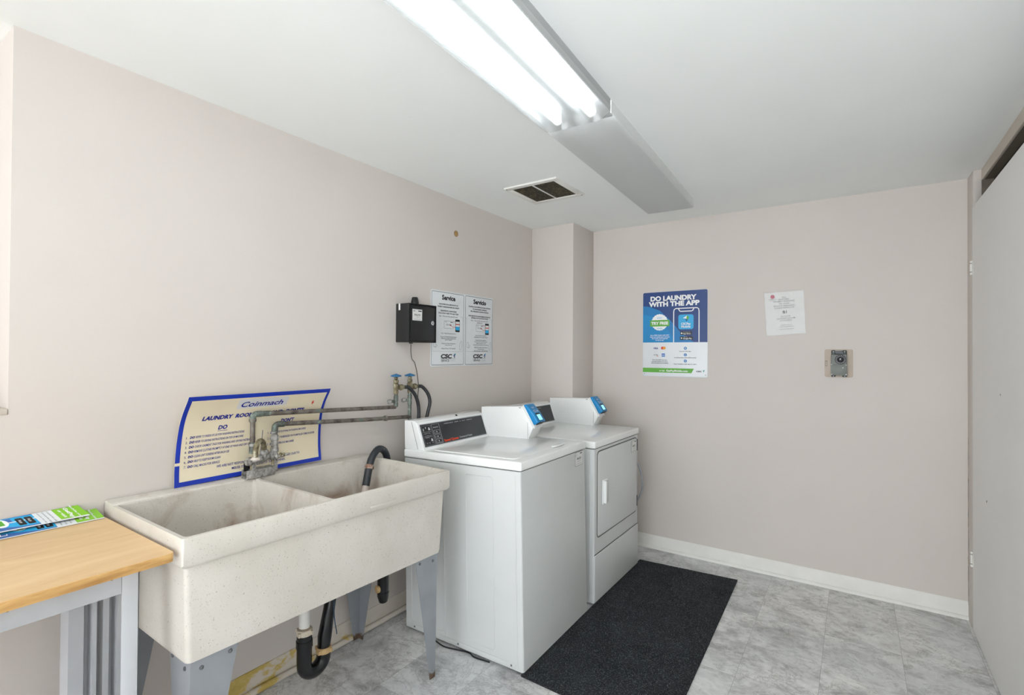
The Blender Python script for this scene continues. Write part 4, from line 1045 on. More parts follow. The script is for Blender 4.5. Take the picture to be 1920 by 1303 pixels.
# ================================================================== KEY BOX, CORD, SERVICE SIGN
t = thing('lock_box', 'black metal box with keyed door and antenna mounted above the pipe valves', 'box', (0, 1.6425, 1.5535))
mb = MB(); mb.box(0, 0.092, -0.1045, 0.1045, -0.1035, 0.1035, BLACKP, 0.003)
mb.box(0.088, 0.100, -0.1045, 0.1045, 0.0995, 0.1035, BLACKP, 0.001); mb.box(0.088, 0.100, -0.1045, 0.1045, -0.1035, -0.0995, BLACKP, 0.001)
mb.box(0.088, 0.100, -0.1045, -0.1005, -0.1035, 0.1035, BLACKP, 0.001); mb.box(0.088, 0.100, 0.1005, 0.1045, -0.1035, 0.1035, BLACKP, 0.001)
mb.build('casing', t)
mb = MB(); mb.box(0.090, 0.098, -0.093, 0.097, -0.090, 0.090, BLACKP, 0.002); dd = mb.build('door', t)
mb = MB(); mb.lathe([(0.012, 0), (0.012, 0.004), (0.009, 0.006), (0.009, 0.0045), (0.004, 0.0045)], (0.098, 0.074, 0.005), (1, 0, 0), plain('lock_chrome', (200, 202, 204), 0.25, metal=0.8), 20)
mb.box(0.1024, 0.1034, 0.072, 0.076, 0.001, 0.009, DARKINK); mb.build('lock', dd)
fn = smt(None, (0.0982, -0.0425, 0.0435), (0, 1, 0), (0, 0, 1))
P = Print(fn); P.rect(-0.036, -0.030, 0.036, 0.030, PAPER, 0.0006)
P.text('CSC', -0.024, 0.021, 0.007, DARKINK, width=0.016, bold=0.03); P.rect(0.006, 0.018, 0.032, 0.024, DARKINK, 0.0010)
P.text('195-JCX', 0.0, 0.0, 0.0105, DARKINK, width=0.046, bold=0.03)
P.text('Call for service', 0.004, -0.012, 0.0045, GREYINK, width=0.028); P.text('cscsw.com/service-request', 0, -0.023, 0.005, GREYINK, width=0.058)
P.build('label', dd)
mb = MB(); mb.lathe([(0.021, 0), (0.021, 0.008), (0.020, 0.014), (0.015, 0.038), (0.013, 0.040)], (0.055, -0.018, 0.1035), (0, 0, 1), BLACKP, 20)
for k in range(8):
    a_ = PI / 4 * k; mb.tube([(0.055 + 0.0205 * math.cos(a_), -0.018 + 0.0205 * math.sin(a_), 0.113), (0.055 + 0.0150 * math.cos(a_), -0.018 + 0.0150 * math.sin(a_), 0.141)], 0.0012, BLACKP, 5)
mb.build('antenna', t)
mb = MB(); mb.box(0.022, 0.034, -0.1055, -0.1045, 0.068, 0.103, WHITEP, 0.0004); mb.build('white_tab', t)
mb = MB(); mb.lathe([(0.012, 0), (0.010, 0.006)], (0.045, -0.035, -0.1035), (0, 0, -1), BLACKP, 14); mb.build('cable_gland', t)
mb = MB(); mb.tube(bez([(0.046, 1.606, 1.442), (0.040, 1.612, 1.40), (0.02, 1.640, 1.36), (0.008, 1.672, 1.34), (0.006, 1.691, 1.294), (0.006, 1.702, 1.24), (0.006, 1.707, 1.20), (0.006, 1.702, 1.15), (0.008, 1.704, 1.06), (0.008, 1.70, 0.8)], 6), 0.0022, CABLE, 6)
tag(mb.build('box_cable'), 'thin dark cable hanging from the black lock box down the wall', 'cable')

def board_sign(t, y0, y1, z0, z1, mat, r=0.006):
    mb = MB(); mb.prism(rrect(y1 - y0, z1 - z0, r, 4), 0.0005, 0.003, 0, mat, 0.0006); return mb
t = thing('service_sign', 'white two panel bilingual notice board fixed beside the black lock box', 'sign', (0, 2.108, 1.5405))
mb = MB(); mb.prism(rrect(0.605, 0.452, 0.010, 4), 0.0005, 0.003, 0, SIGNW, 0.0006); mb.build('panel', t)
SWD, SHT = 0.29, 0.434
for side in (0, 1):
    oy = -0.297 if side == 0 else 0.010
    Wp = 0.290 if side == 0 else 0.287
    fn0 = smt(None, (0.003, oy, -0.217), (0, 1, 0), (0, 0, 1))
    P = Print(fn0)
    Pq = lambda f: f * Wp; Z = lambda f: f * SHT
    P.line(rrect(Wp, SHT, 0.008, 4, Wp / 2, SHT / 2), 0.0022, DARKINK, 0.0004, True)
    P.line([(0.035 * Wp, Z(0.685)), (0.035 * Wp, Z(0.185)), (0.965 * Wp, Z(0.185)), (0.965 * Wp, Z(0.685)), (0.90 * Wp, Z(0.685))], 0.001, GREYINK, 0.0004)
    P.build('border', t)
    P = Print(fn0)
    c = 0.51 * Wp
    def T(s_, v, w_, mat=DARKINK, cc=None, hh=0.0085, bold=0.02): P.text(s_, c if cc is None else cc * Wp, Z(v), hh, mat, width=w_ * Wp, bold=bold)
    if side == 0:
        T('Service', 0.930, 0.42, hh=0.030, bold=0.045)
        T('YOUR SATISFACTION IS IMPORTANT TO US', 0.835, 0.60); T('PROPERLY WORKING MACHINES ARE A PRIORITY', 0.800, 0.68)
        T('PLEASE REPORT A SERVICE ISSUE', 0.745, 0.50); T('FOLLOWING THESE TWO EASY STEPS', 0.712, 0.62)
        T('Step 1 - Take note of the machine ID number', 0.672, 0.58, GREYINK, bold=0)
        T('Step 2 - Report the service issue via', 0.437, 0.46, GREYINK, bold=0)
        for v, s_, w_ in ((0.388, 'Using our CSC ServiceWorks Service Request', 0.50), (0.366, 'mobile site and online selected by the', 0.46), (0.346, 'service "contact"', 0.22), (0.297, 'Going to our Service Request at', 0.44), (0.274, 'www.cscsw.com', 0.22), (0.226, 'Calling toll free at 1-877-264-6622', 0.44)): T(s_, v, w_, GREYINK, bold=0.01, hh=0.0075)
    else:
        T('Servicio', 0.930, 0.47, hh=0.030, bold=0.045)
        T('SU SATISFACCION ES IMPORTANTE PARA NOSOTROS', 0.852, 0.80); T('Y EL FUNCIONAMIENTO APROPIADO', 0.818, 0.52); T('DE LA MAQUINA ES NUESTRA PRIORIDAD', 0.785, 0.66)
        T('PARA REPORTAR UN PROBLEMA DE SERVICIO', 0.716, 0.80); T('SIGUIENDO ESTOS DOS PASOS FACILES', 0.688, 0.62)
        T('Paso 1 - Tome nota del numero de la maquina', 0.650, 0.62, GREYINK, bold=0); T('identificacion', 0.620, 0.20, GREYINK, bold=0)
        for v, s_, w_ in ((0.430, 'Paso 2 - Reporte el problema', 0.40), (0.405, 'de servicio via uno de estos metodos', 0.50), (0.360, 'Visitando nuestra aplicacion', 0.40), (0.336, 'CSC ServiceWorks Service Request', 0.48), (0.312, 'desde un telefono movil', 0.34), (0.288, 'seleccione para informar un problema', 0.56), (0.250, 'Visitando nuestro sitio web en', 0.50), (0.226, 'www.cscsw.com', 0.24), (0.19 + 0.008, 'Llamando gratis al 1-877-264-6622', 0.52)): T(s_, v, w_, GREYINK, bold=0.01, hh=0.007, cc=0.56)
    P.build('lettering', t)
    P = Print(fn0)
    dx = 0.0 if side == 0 else 0.0
    cx0, cx1 = (0.37, 0.67) if side == 0 else (0.38, 0.66); cz0, cz1 = (0.505, 0.610) if side == 0 else (0.490, 0.592)
    P.rr(Pq(cx0), Z(cz0), Pq(cx1), Z(cz1), 0.003, GREYINK, 0.0004); P.rr(Pq(cx0) + 0.001, Z(cz0) + 0.001, Pq(cx1) - 0.001, Z(cz1) - 0.001, 0.003, SIGNW, 0.0007)
    P.text('CSC', Pq(cx0 + 0.055), Z(cz1) - 0.007, 0.005, GREYINK, width=0.02); P.rect(Pq(cx1) - 0.03, Z(cz1) - 0.009, Pq(cx1) - 0.006, Z(cz1) - 0.005, GREYINK, 0.001)
    P.text('123-ABC', Pq((cx0 + cx1) / 2), Z((cz0 + cz1) / 2), 0.010, GREYINK, width=0.05)
    px0 = cx1 + 0.055; pz0, pz1 = (0.462, 0.640) if side == 0 else (0.446, 0.618)
    P.rr(Pq(px0), Z(pz0), Pq(px0 + 0.145), Z(pz1), 0.005, BLACKP, 0.0006); zz0, zz1 = Z(pz0 + 0.026), Z(pz1 - 0.030); a0, a1 = Pq(px0) + 0.003, Pq(px0 + 0.145) - 0.003
    P.rect(a0, zz0, a1, zz1, PAPER, 0.0010); P.rect(a0, zz0, a1, zz0 + (zz1 - zz0) * 0.42, LBLUE, 0.0013); P.rect(a0, zz0 + (zz1 - zz0) * 0.62, a1, zz0 + (zz1 - zz0) * 0.72, REDINK, 0.0013)
    P.line([(Pq(px0) - 0.001, Z(pz0 + 0.065)), (Pq(cx1) - 0.012, Z(pz0 + 0.068)), (Pq(cx1) - 0.028, Z(pz0 + 0.090))], 0.0022, REDINK, 0.0016)
    P.poly([(Pq(cx1) - 0.034, Z(pz0 + 0.10)), (Pq(cx1) - 0.022, Z(pz0 + 0.092)), (Pq(cx1) - 0.031, Z(pz0 + 0.077))], REDINK, 0.0016)
    P.line([(Pq(px0) - 0.001, Z(pz1 - 0.035)), (Pq(cx1) - 0.006, Z(pz1 - 0.035))], 0.0016, REDINK, 0.0016)
    # hand with phone, handset
    P.line(rrect(0.016, 0.030, 0.003, 3, Pq(0.085), Z(0.285)), 0.0011, GREYINK, 0.0006, True); P.line([(Pq(0.085), Z(0.25)), (Pq(0.12), Z(0.238)), (Pq(0.165), Z(0.262)), (Pq(0.13), Z(0.285))], 0.002, GREYINK, 0.0006)
    P.line([(Pq(0.905) + 0.011 * math.cos(a_ / 16 * 2 * PI) + 0.006 * math.sin(a_ / 16 * 2 * PI), Z(0.27) + 0.028 * math.sin(a_ / 16 * 2 * PI)) for a_ in range(16)], 0.0013, GREYINK, 0.0006, True)
    P.build('phone_picture', t)
    P = Print(fn0)
    P.text('CSC', 0.45 * Wp, Z(0.118), 0.026, DARKINK, width=0.34 * Wp, shear=0.2, bold=0.045, res=3)
    lx = 0.70 * Wp
    k_ = TEAL if side == 0 else LBLUE
    P.poly([(lx, Z(0.145)), (lx + 0.012, Z(0.165)), (lx + 0.010, Z(0.125))], k_, 0.0006); P.poly([(lx - 0.010, Z(0.12)), (lx + 0.002, Z(0.155)), (lx + 0.006, Z(0.12))], VISAB, 0.0008); P.poly([(lx - 0.006, Z(0.115)), (lx + 0.008, Z(0.115)), (lx + 0.002, Z(0.09))], DARKINK, 0.0007)
    P.rect(0.27 * Wp, Z(0.084), 0.74 * Wp, Z(0.087), DARKINK); P.text('SERVICE', 0.29 * Wp, Z(0.058), 0.013, GREYINK, width=0.24 * Wp, align='L', bold=0.02); P.text('WORKS', 0.53 * Wp, Z(0.058), 0.012, PALEINK, width=0.20 * Wp, align='L')
    P.build('logo', t)

# ================================================================== BACK WALL THINGS
# app poster
PW, PH = 0.454, 0.608
t = thing('app_poster', 'blue and white laundry app poster with phone drawing on back wall', 'poster', (0.980, L, 1.540))
def bwf(u, v, h): return Vector((u - PW / 2, -0.0035 - h, v - PH / 2))
mb = MB(); mb.prism(rrect(PW, PH, 0.012, 5), -0.0035, -0.0005, 1, SIGNW, 0.0006); mb.build('panel', t)
P = Print(bwf)
U = lambda f: f * PW; V = lambda f: f * PH
r_ = 0.011
top = [(0.001, V(0.402)), (PW - 0.001, V(0.402))] + [(PW - 0.001 - r_ + r_ * math.cos(R(a_)), PH - 0.001 - r_ + r_ * math.sin(R(a_))) for a_ in range(0, 91, 18)] + [(0.001 + r_ + r_ * math.cos(R(a_)), PH - 0.001 - r_ + r_ * math.sin(R(a_))) for a_ in range(90, 181, 18)]
P.poly(top, NAVY, 0.0004)
cur = [(0.001, V(0.402)), (U(0.80), V(0.402)), (U(0.62), V(0.50)), (U(0.44), V(0.66)), (U(0.27), V(0.78)), (U(0.10), V(0.83)), (0.001, V(0.84))]
P.poly(cur, MIDBLUE, 0.0008)
P.poly([(0.001, V(0.402)), (U(0.5), V(0.402)), (U(0.46), V(0.48)), (U(0.36), V(0.60)), (U(0.2), V(0.70)), (0.001, V(0.74))], plain('poster_wave_blue', (0, 134, 196), 0.35), 0.0010)
# phone outline
ph = [(U(0.493), V(0.404)), (U(0.493), V(0.755)), (U(0.50), V(0.783)), (U(0.525), V(0.795)), (U(0.845), V(0.795)), (U(0.868), V(0.783)), (U(0.875), V(0.755)), (U(0.875), V(0.404))]
P.line(ph, 0.0065, WHITEINK, 0.0014); P.line([(U(0.565), V(0.793)), (U(0.585), V(0.765)), (U(0.60), V(0.760)), (U(0.765), V(0.760)), (U(0.78), V(0.765)), (U(0.80), V(0.793))], 0.0065, WHITEINK, 0.0014)
P.rr(U(0.565), V(0.552), U(0.795), V(0.722), 0.016, LBLUE, 0.0014)
cx, cy = U(0.682), V(0.68)
P.poly([(cx - 0.022, cy), (cx + 0.006, cy + 0.018), (cx + 0.002, cy - 0.004)], WHITEINK, 0.0018); P.poly([(cx + 0.006, cy + 0.018), (cx + 0.020, cy + 0.008), (cx + 0.014, cy - 0.012), (cx + 0.002, cy - 0.004)], GREEN, 0.0018); P.poly([(cx - 0.008, cy - 0.006), (cx + 0.012, cy - 0.010), (cx + 0.004, cy - 0.024)], NAVY, 0.0018)
P.rr(U(0.595), V(0.487), U(0.770), V(0.527), 0.004, BLACKP, 0.0014); P.rr(U(0.590), V(0.430), U(0.785), V(0.470), 0.004, BLACKP, 0.0014)
P.disc(U(0.617), V(0.506), 0.006, WHITEINK, 0.0018, 14); P.poly([(U(0.605), V(0.460)), (U(0.605), V(0.440)), (U(0.632), V(0.450))], WHITEINK, 0.0018)
# seal and ribbon
sc = (U(0.272), V(0.640)); n_ = 64
P.poly([(sc[0] + (0.0585 + 0.0018 * math.cos(20 * 2 * PI * i / n_ * 1.0)) * math.cos(2 * PI * i / n_), sc[1] + (0.0585 + 0.0018 * math.cos(20 * 2 * PI * i / n_)) * math.sin(2 * PI * i / n_)) for i in range(n_)], WHITEINK, 0.0014)
P.poly([(U(0.118), V(0.592)), (U(0.428), V(0.592)), (U(0.428), V(0.667)), (U(0.118), V(0.667))], GREEN, 0.0018)
# lower strip
P.poly([(0.001, V(0.048)), (U(0.765), V(0.048)), (U(0.80), V(0.100)), (0.001, V(0.100))], GREEN, 0.0006)
P.disc(U(0.672), V(0.333), 0.0105, MIDBLUE, 0.0006); P.disc(U(0.672), V(0.258), 0.0105, MIDBLUE, 0.0006); P.disc(U(0.672), V(0.187), 0.0105, MIDBLUE, 0.0006)
P.disc(U(0.318), V(0.336), 0.0105, MCR, 0.0006); P.disc(U(0.346), V(0.336), 0.0105, MCY, 0.0009); P.rect(U(0.306), V(0.235), U(0.358), V(0.272), AMEX, 0.0006)
P.poly([(U(0.215), V(0.236)), (U(0.252), V(0.238)), (U(0.252), V(0.247))], MCR, 0.0006)
P.build('artwork', t)
P = Print(bwf); hh = 0.0022
def T(s_, u, v, hgt, w_, mat, bold=0.02, res=2): P.text(s_, U(u), V(v), hgt, mat, width=U(w_), bold=bold, h=hh, res=res)
T('DO LAUNDRY', 0.482, 0.920, 0.0355, 0.715, WHITEINK, 0.05, 4); T('WITH THE APP', 0.490, 0.854, 0.0355, 0.785, WHITEINK, 0.05, 4)
T('TRY FREE', 0.273, 0.629, 0.022, 0.270, WHITEINK, 0.05, 3); T('ALREADY', 0.272, 0.692, 0.007, 0.085, LBLUE); T('AVAILABLE', 0.272, 0.568, 0.007, 0.085, LBLUE)
T('CSCPay', 0.680, 0.615, 0.0165, 0.145, WHITEINK, 0.03, 3); T('Mobile', 0.680, 0.583, 0.0165, 0.140, WHITEINK, 0.02, 3)
T('Download on the', 0.695, 0.519, 0.004, 0.10, WHITEINK, 0); T('App Store', 0.695, 0.502, 0.010, 0.115, WHITEINK, 0.02); T('GET IT ON', 0.675, 0.462, 0.004, 0.05, WHITEINK, 0); T('Google Play', 0.705, 0.446, 0.010, 0.13, WHITEINK, 0.02)
for i, (s_, w_) in enumerate((('Get a FREE WASH AND DRY', 0.30), ('when you create your account.', 0.32), ('No credit card required', 0.25), ('to try it out.', 0.13))): T(s_, 0.275, 0.487 - 0.0195 * i, 0.0085, w_, WHITEINK, 0.02)
T('VISA', 0.212, 0.333, 0.0125, 0.078, VISAB, 0.03); T('DISCOVER', 0.212, 0.255, 0.007, 0.066, DARKINK, 0.02); T('AMEX', 0.332, 0.253, 0.007, 0.044, WHITEINK, 0.02)
for i, (s_, w_) in enumerate((('PAY IN-APP and use', 0.23), ('specific dollars to save', 0.25), ('time and give you control', 0.27))): T(s_, 0.275, 0.196 - 0.019 * i, 0.0075, w_, DARKINK, 0.01)
T('1', 0.672, 0.333, 0.011, 0.009, WHITEINK); T('2', 0.672, 0.258, 0.011, 0.014, WHITEINK); T('3', 0.672, 0.187, 0.011, 0.014, WHITEINK)
T('Launch the app.', 0.672, 0.299, 0.008, 0.18, DARKINK, 0.01); T('Load laundry and select cycle.', 0.672, 0.226, 0.008, 0.335, DARKINK, 0.01); T('Scan machine with app to start.', 0.672, 0.152, 0.008, 0.345, DARKINK, 0.01)
T('or visit', 0.313, 0.071, 0.0125, 0.085, WHITEINK, 0.01); T('GetPayMobile.com', 0.545, 0.071, 0.014, 0.33, WHITEINK, 0.03); T('csc', 0.875, 0.073, 0.013, 0.080, DARKINK, 0.03)
P.poly([(U(0.935), V(0.083)), (U(0.96), V(0.088)), (U(0.945), V(0.058))], TEAL, 0.0008)
P.build('lettering', t)
for (a_, b2) in ((0.03, 0.97), (0.97, 0.97), (0.03, 0.03), (0.97, 0.03)):
    mb = MB(); q_ = bwf(U(a_), V(b2), 0.0); mb.lathe([(0.003, 0), (0.002, 0.001)], q_, (0, -1, 0), SCREW, 8); mb.build('nail', t)

# notice in a plastic sleeve
t = thing('paper_notice', 'crumpled white service notice in plastic sleeve taped on back wall', 'notice', (0.0, L, 0.0))
cn = [(1.570, 1.517), (1.786, 1.533), (1.774, 1.797), (1.555, 1.790)]
def nf(u, v, h):
    a = Vector(cn[0]) * (1 - u) + Vector(cn[1]) * u; b = Vector(cn[3]) * (1 - u) + Vector(cn[2]) * u; p = a * (1 - v) + b * v
    return Vector((p.x, -0.002 - 0.0016 * math.sin(u * 5 + 1) ** 2 - h, p.y))
P = Print(nf); P.rect(0, 0, 1, 1, PAPER, 0.0001, nu=10, nv=10); P.build('sheet', t)
def nf2(u, v, h): return nf(u / 0.218, v / 0.27, h)
P = Print(nf2)
P.line([(0.044 + 0.0 * i, 0) for i in range(1)] + [(0.044, 0)], 0.0001, PAPER) if False else None
SERR = [('TO', 0.50, 0.874, 0.10), ('ENSURE', 0.50, 0.830, 0.26), ('PROMPT RESPONSE', 0.50, 0.782, 0.54), ('TO YOUR', 0.50, 0.728, 0.27), ('SERVICE REQUESTS', 0.50, 0.676, 0.56), ('PLEASE INDICATE', 0.50, 0.628, 0.50), ('AS YOUR', 0.52, 0.428, 0.25), ('LAUNDRY ROOM', 0.52, 0.378, 0.48), ('LOCATION', 0.52, 0.330, 0.31), ('THANK YOU FOR', 0.52, 0.222, 0.32), ('YOUR ASSISTANCE', 0.52, 0.182, 0.38)]
for s_, u, v, w_ in SERR:
    P.text(s_, u * 0.218, v * 0.27, 0.0085 if v > 0.3 else 0.006, GREYINK, width=w_ * 0.218, bold=0.004, h=0.001, res=3)
P.text('1-877-264-6622', 0.52 * 0.218, 0.128 * 0.27, 0.006, GREYINK, width=0.40 * 0.218, h=0.001)
P.text('B1', 0.505 * 0.218, 0.528 * 0.27, 0.0175, DARKINK, width=0.105 * 0.218, bold=0.02, h=0.001, res=4)
P.text('COINMACH', 0.19 * 0.218, 0.842 * 0.27, 0.004, DARKINK, width=0.19 * 0.218, bold=0.02, h=0.001)
P.text('LAUNDRY SERVICE', 0.19 * 0.218, 0.812 * 0.27, 0.003, GREYINK, width=0.17 * 0.218, h=0.001)
P.build('lettering', t)
P = Print(nf2); P.disc(0.046, 0.905 * 0.27, 0.0125, PINKLOGO, 0.001, 24); P.build('logo', t)
mb = MB(); nn = 26
rn = random.Random(5); ph_ = [(rn.uniform(3, 14), rn.uniform(3, 14), rn.uniform(0, 6)) for _ in range(5)]
vs = []
for j in range(nn + 1):
    for i in range(nn + 1):
        u, v = -0.02 + 1.04 * i / nn, -0.02 + 1.06 * j / nn
        wv = sum(math.sin(a_ * u * 2 + b2 * v * 2 + c_) for a_, b2, c_ in ph_) / 5
        vs.append(nf(min(1.02, u), v, 0.003 + (0.0022 + 0.003 * max(0, v - 0.7)) * (wv + 0.6)))
mb.add(vs, [(j * (nn + 1) + i, j * (nn + 1) + i + 1, (j + 1) * (nn + 1) + i + 1, (j + 1) * (nn + 1) + i) for j in range(nn) for i in range(nn)], SLEEVE)
mb.build('plastic_sleeve', t, smooth=80)

# thermostat
t = thing('wall_thermostat', 'grey line voltage thermostat with black dial on tan plate', 'thermostat', (1.957, L, 1.348))
mb = MB(); mb.prism(rrect(0.142, 0.166, 0.010, 4), -0.003, -0.0005, 1, TPLATE, 0.0008)
mb.box(-0.068, -0.058, -0.0042, -0.003, -0.018, 0.014, DARKINK, 0.0004); mb.box(-0.067, -0.059, -0.0048, -0.003, -0.016, 0.012, TPLATE, 0.0004); mb.build('wall_plate', t)
mb = MB(); mb.box(-0.038, 0.042, -0.045, -0.003, -0.072, 0.052, TGREY, 0.004, 3)
for x in (-0.026, 0.030):
    mb.box(x - 0.011, x + 0.011, -0.020, -0.003, 0.045, 0.078, TDARK, 0.006, 3); mb.box(x - 0.011, x + 0.011, -0.020, -0.003, -0.082, -0.068, TDARK, 0.005, 3)
mb.box(-0.028, 0.032, -0.012, -0.003, 0.045, 0.074, TDARK, 0.003)
mb.build('casing', t)
mb = MB()
hel = [(-0.018 + 0.040 * i / 120, -0.026 - 0.008 * math.cos(i * 2 * PI / 15), 0.064 + 0.010 * math.sin(i * 2 * PI / 15)) for i in range(121)]
mb.tube(hel, 0.0016, GREYP, 6); mb.build('sensing_coil', t)
mb = MB(); mb.lathe([(0.028, 0), (0.028, 0.006), (0.026, 0.009), (0.016, 0.010), (0.014, 0.020), (0.011, 0.022)], (0.010, -0.045, 0.022), (0, -1, 0), BLACKP, 36)
dl = mb.build('dial', t)
mb = MB()
for k in range(16):
    a_ = 2 * PI * k / 16 + 0.2; c0 = Vector((0.010 + 0.019 * math.cos(a_), -0.0555, 0.022 + 0.019 * math.sin(a_))); c1 = Vector((0.010 + 0.025 * math.cos(a_), -0.0545, 0.022 + 0.025 * math.sin(a_)))
    mb.tube([c0, c1], 0.0007, PALEINK, 5)
mb.lathe([(0.003, 0), (0.002, 0.001)], (0.010, -0.067, 0.026), (0, -1, 0), WHITEINK, 10)
mb.build('dial_marks', dl)
mb = MB(); mb.box(-0.039, 0.043, -0.047, -0.044, -0.071, -0.007, TGREY, 0.002); mb.build('cover_plate', t)
for (x, z, yy) in ((-0.034, -0.008, -0.047), (0.038, -0.010, -0.047), (-0.034, -0.066, -0.047), (0.038, -0.066, -0.047), (0.022, -0.026, -0.047), (-0.026, 0.069, -0.020), (0.030, 0.069, -0.020), (-0.026, -0.077, -0.020), (0.030, -0.077, -0.020)):
    mb = MB(); mb.lathe([(0.0035, 0), (0.0028, 0.002)], (x, yy, z), (0, -1, 0), PALEINK if yy < -0.03 else SCREW, 10); mb.build('screw', t)

# ================================================================== TABLE
TZ = 0.865
t = thing('folding_table', 'pale wood topped work table with grey legs beside the utility sink', 'table', (0.562, 0.258, 0), (0, 0, 0))
mb = MB()
pr = [(-0.545, -1.5), (-0.0, -1.5)] + [(-0.012 + 0.012 * math.cos(R(a_)), -0.012 + 0.012 * math.sin(R(a_))) for a_ in range(0, 91, 18)] + [(-0.545, 0.0)]
mb.prism(pr, TZ - 0.0235, TZ - 0.0015, 2, WOODE, 0.0006); mb.prism([(a + (0.0008 if a < -0.3 else -0.0008), b + (-0.0008 if b > -1 else 0)) for a, b in pr], TZ - 0.0018, TZ, 2, WOOD)
mb.build('tabletop', t, smooth=30)
def angle_leg(x, y, sy, sx=-1):
    mb = MB()
    mb.box(min(x, x + 0.0), x + 0.003, min(y, y - sy * 0.038), max(y, y - sy * 0.038), 0.0, TZ - 0.024, TABLEP, 0.0008)
    mb.box(min(x + 0.003, x + sx * 0.036), max(x + 0.003, x + sx * 0.036), min(y, y - 0.003 * sy), max(y, y - 0.003 * sy), 0.0, TZ - 0.024, TABLEP, 0.0008)
    lg = mb.build('leg', t)
    mb = MB(); mb.lathe([(0.006, 0), (0.005, 0.004)], (x - 0.015, y + (0 if sy > 0 else 0), TZ - 0.055), (0, sy, 0), PALEINK, 10); mb.build('bolt', lg)
angle_leg(-0.085, -0.050, 1); angle_leg(-0.50, -0.050, 1); angle_leg(-0.085, -1.44, -1); angle_leg(-0.50, -1.44, -1)
mb = MB(); mb.box(-0.0845, -0.0815, -1.40, -0.0895, TZ - 0.096, TZ - 0.0238, TABLEP, 0.0008); mb.box(-0.100, -0.0845, -1.40, -0.0895, TZ - 0.096, TZ - 0.093, TABLEP, 0.0005)
for y in (-0.11, -0.30, -0.6):
    mb.lathe([(0.0035, 0), (0.003, 0.0015)], (-0.0815, y, TZ - 0.052), (1, 0, 0), SCREW, 8)
mb.build('apron', t)
mb = MB(); mb.box(-0.50, -0.497, -1.40, -0.09, TZ - 0.096, TZ - 0.0238, TABLEP, 0.0008); mb.build('apron', t)
mb = MB(); mb.box(-0.49, -0.088, -0.056, -0.053, TZ - 0.096, TZ - 0.0238, TABLEP, 0.0008); mb.build('apron', t)
# corrugated panels stored under the table
def corr(y0, y1, x, label, ks):
    mb = MB(); n_ = len(ks); pts = []
    for i, (f, d) in enumerate(ks): pts.append((x + d, y0 + (y1 - y0) * f))
    prof = pts + [(a - 0.003, b) for a, b in pts[::-1]]
    mb.prism(prof, 0.001, TZ - 0.085, 2, CORRP)
    return tag(mb.build('ribbed_panel', smooth=20), label, 'panel', 'ribbed grey panels under the table')
corr(0.112, 0.182, 0.262, 'upright ribbed grey panel under the table, the one farther from the sink', [(0, -0.03), (0.12, 0.0), (0.60, 0.0), (0.72, -0.026), (0.82, -0.026), (0.86, 0.004), (1, 0.004)])
corr(0.184, 0.244, 0.258, 'upright ribbed grey panel under the table, the one closer to the sink', [(0, -0.026), (0.18, -0.026), (0.24, 0.0), (0.48, 0.0), (0.56, -0.026), (0.72, -0.026), (0.78, 0.004), (1.0, 0.004)])

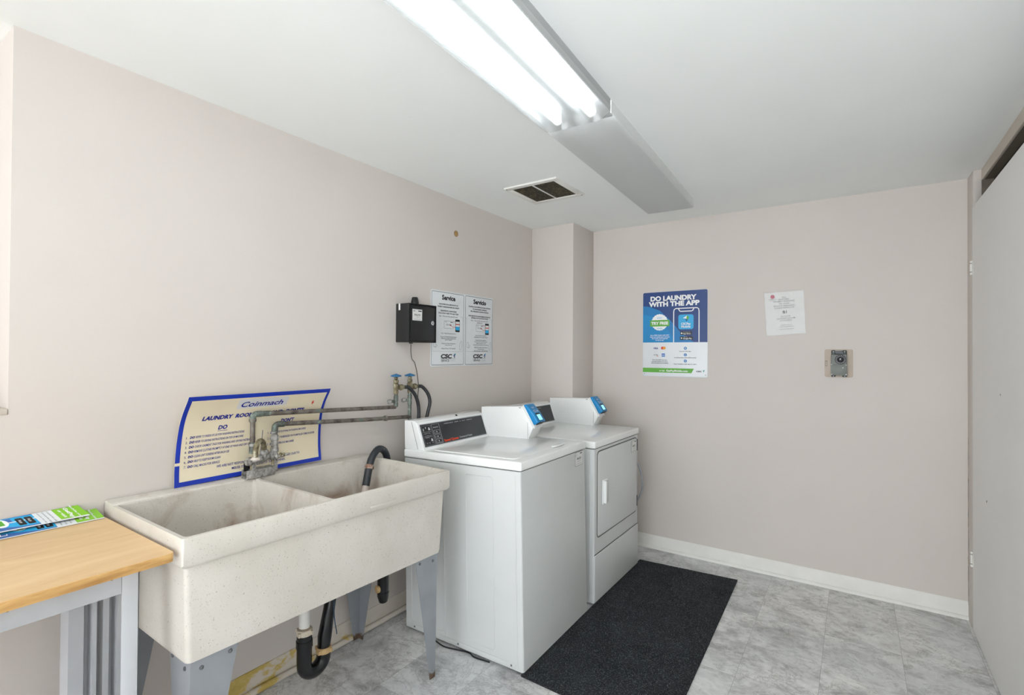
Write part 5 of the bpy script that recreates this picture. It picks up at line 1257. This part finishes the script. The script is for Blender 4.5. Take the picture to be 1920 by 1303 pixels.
# flyers on the table against the wall
def flyer(label, c, flip):
    t = thing('folded_poster', label, 'poster', (0, 0, 0), group='folded posters on the table')
    def ff(u, v, h):   # u along the length (toward the sink), v across
        a = Vector(c[0]) * (1 - u) + Vector(c[1]) * u; b = Vector(c[3]) * (1 - u) + Vector(c[2]) * u; p = a * (1 - v) + b * v
        return p + Vector((0, 0, h))
    P = Print(ff)
    P.rect(0, 0, 1, 1, SIGNW, 0.0001); mbk = P.mb; mbk.add([ff(0, 0, -0.0012), ff(1, 0, -0.0012), ff(1, 1, -0.0012), ff(0, 1, -0.0012)], [(3, 2, 1, 0)], BLACKP)  # black underside stands in for the shadow gap below the sheet
    for a_, b2 in (((0, 0), (1, 0)), ((1, 0), (1, 1)), ((1, 1), (0, 1)), ((0, 1), (0, 0))):
        mbk.add([ff(*a_, -0.0012), ff(*b2, -0.0012), ff(*b2, 0.0001), ff(*a_, 0.0001)], [(0, 1, 2, 3)], SIGNW)
    P.build('sheet', t)
    LU = (Vector(c[1]) - Vector(c[0])).length; LV = (Vector(c[3]) - Vector(c[0])).length
    P = Print(lambda u, v, h: ff(u / LU, v / LV, h))
    s0, s1 = LU - 0.112, LU - 0.066
    P.rect(0, 0.002, s0, LV, FLBLUE, 0.0005); P.rect(s1, 0.003, LU, LV, LGREEN, 0.0005)
    P.poly([(s0 - 0.16, 0.03), (s0 - 0.10, 0.02), (s0 - 0.04, 0.006), (s0, 0.005), (s0, 0.045), (s0 - 0.10, 0.05)], LBLUE, 0.0007)
    P.line([(s0, LV * 0.60), (s0 - 0.10, LV * 0.58), (s0 - 0.118, LV * 0.50), (s0 - 0.118, 0.012), (s0 - 0.105, 0.012), (s0 - 0.105, LV * 0.3)], 0.003, WHITEINK, 0.0010)
    P.disc(s0 - 0.075, LV * 0.62, 0.017, WHITEINK, 0.0010, 20); P.rect(s0 - 0.082, LV * 0.42, s0 - 0.068, LV * 0.84, GREEN, 0.0014)
    for k in (0.042, 0.022): P.rr(s0 - k, 0.010, s0 - k + 0.016, 0.040, 0.003, BLACKP, 0.0012); P.text('App', s0 - k + 0.008, 0.025, 0.006, WHITEINK, rot=-PI / 2, h=0.0016)
    P.build('artwork', t)
    P = Print(lambda u, v, h: ff(u / LU, v / LV, h))
    P.text('DO LAUNDRY', s0 - 0.145, LV * 0.5, 0.014, WHITEINK, width=0.075, rot=-PI / 2, bold=0.04, h=0.0014)
    P.text('WITH THE APP', s0 - 0.165, LV * 0.5, 0.014, WHITEINK, width=0.075, rot=-PI / 2, bold=0.04, h=0.0014)
    for k in range(3): P.text('Launch the app', s0 + 0.012 + 0.011 * k, LV * 0.45, 0.004, GREYINK, width=0.045, rot=-PI / 2, h=0.0012)
    P.text('or visit', s1 + 0.014, LV * 0.5, 0.008, WHITEINK, width=0.035, rot=-PI / 2, bold=0.03, h=0.0012)
    P.text('GetPay', s1 + 0.030, LV * 0.5, 0.010, WHITEINK, width=0.045, rot=-PI / 2, bold=0.04, h=0.0012)
    P.text('Mobile.com', s1 + 0.046, LV * 0.5, 0.006, WHITEINK, width=0.060, rot=-PI / 2, bold=0.02, h=0.0012)
    P.build('lettering', t)
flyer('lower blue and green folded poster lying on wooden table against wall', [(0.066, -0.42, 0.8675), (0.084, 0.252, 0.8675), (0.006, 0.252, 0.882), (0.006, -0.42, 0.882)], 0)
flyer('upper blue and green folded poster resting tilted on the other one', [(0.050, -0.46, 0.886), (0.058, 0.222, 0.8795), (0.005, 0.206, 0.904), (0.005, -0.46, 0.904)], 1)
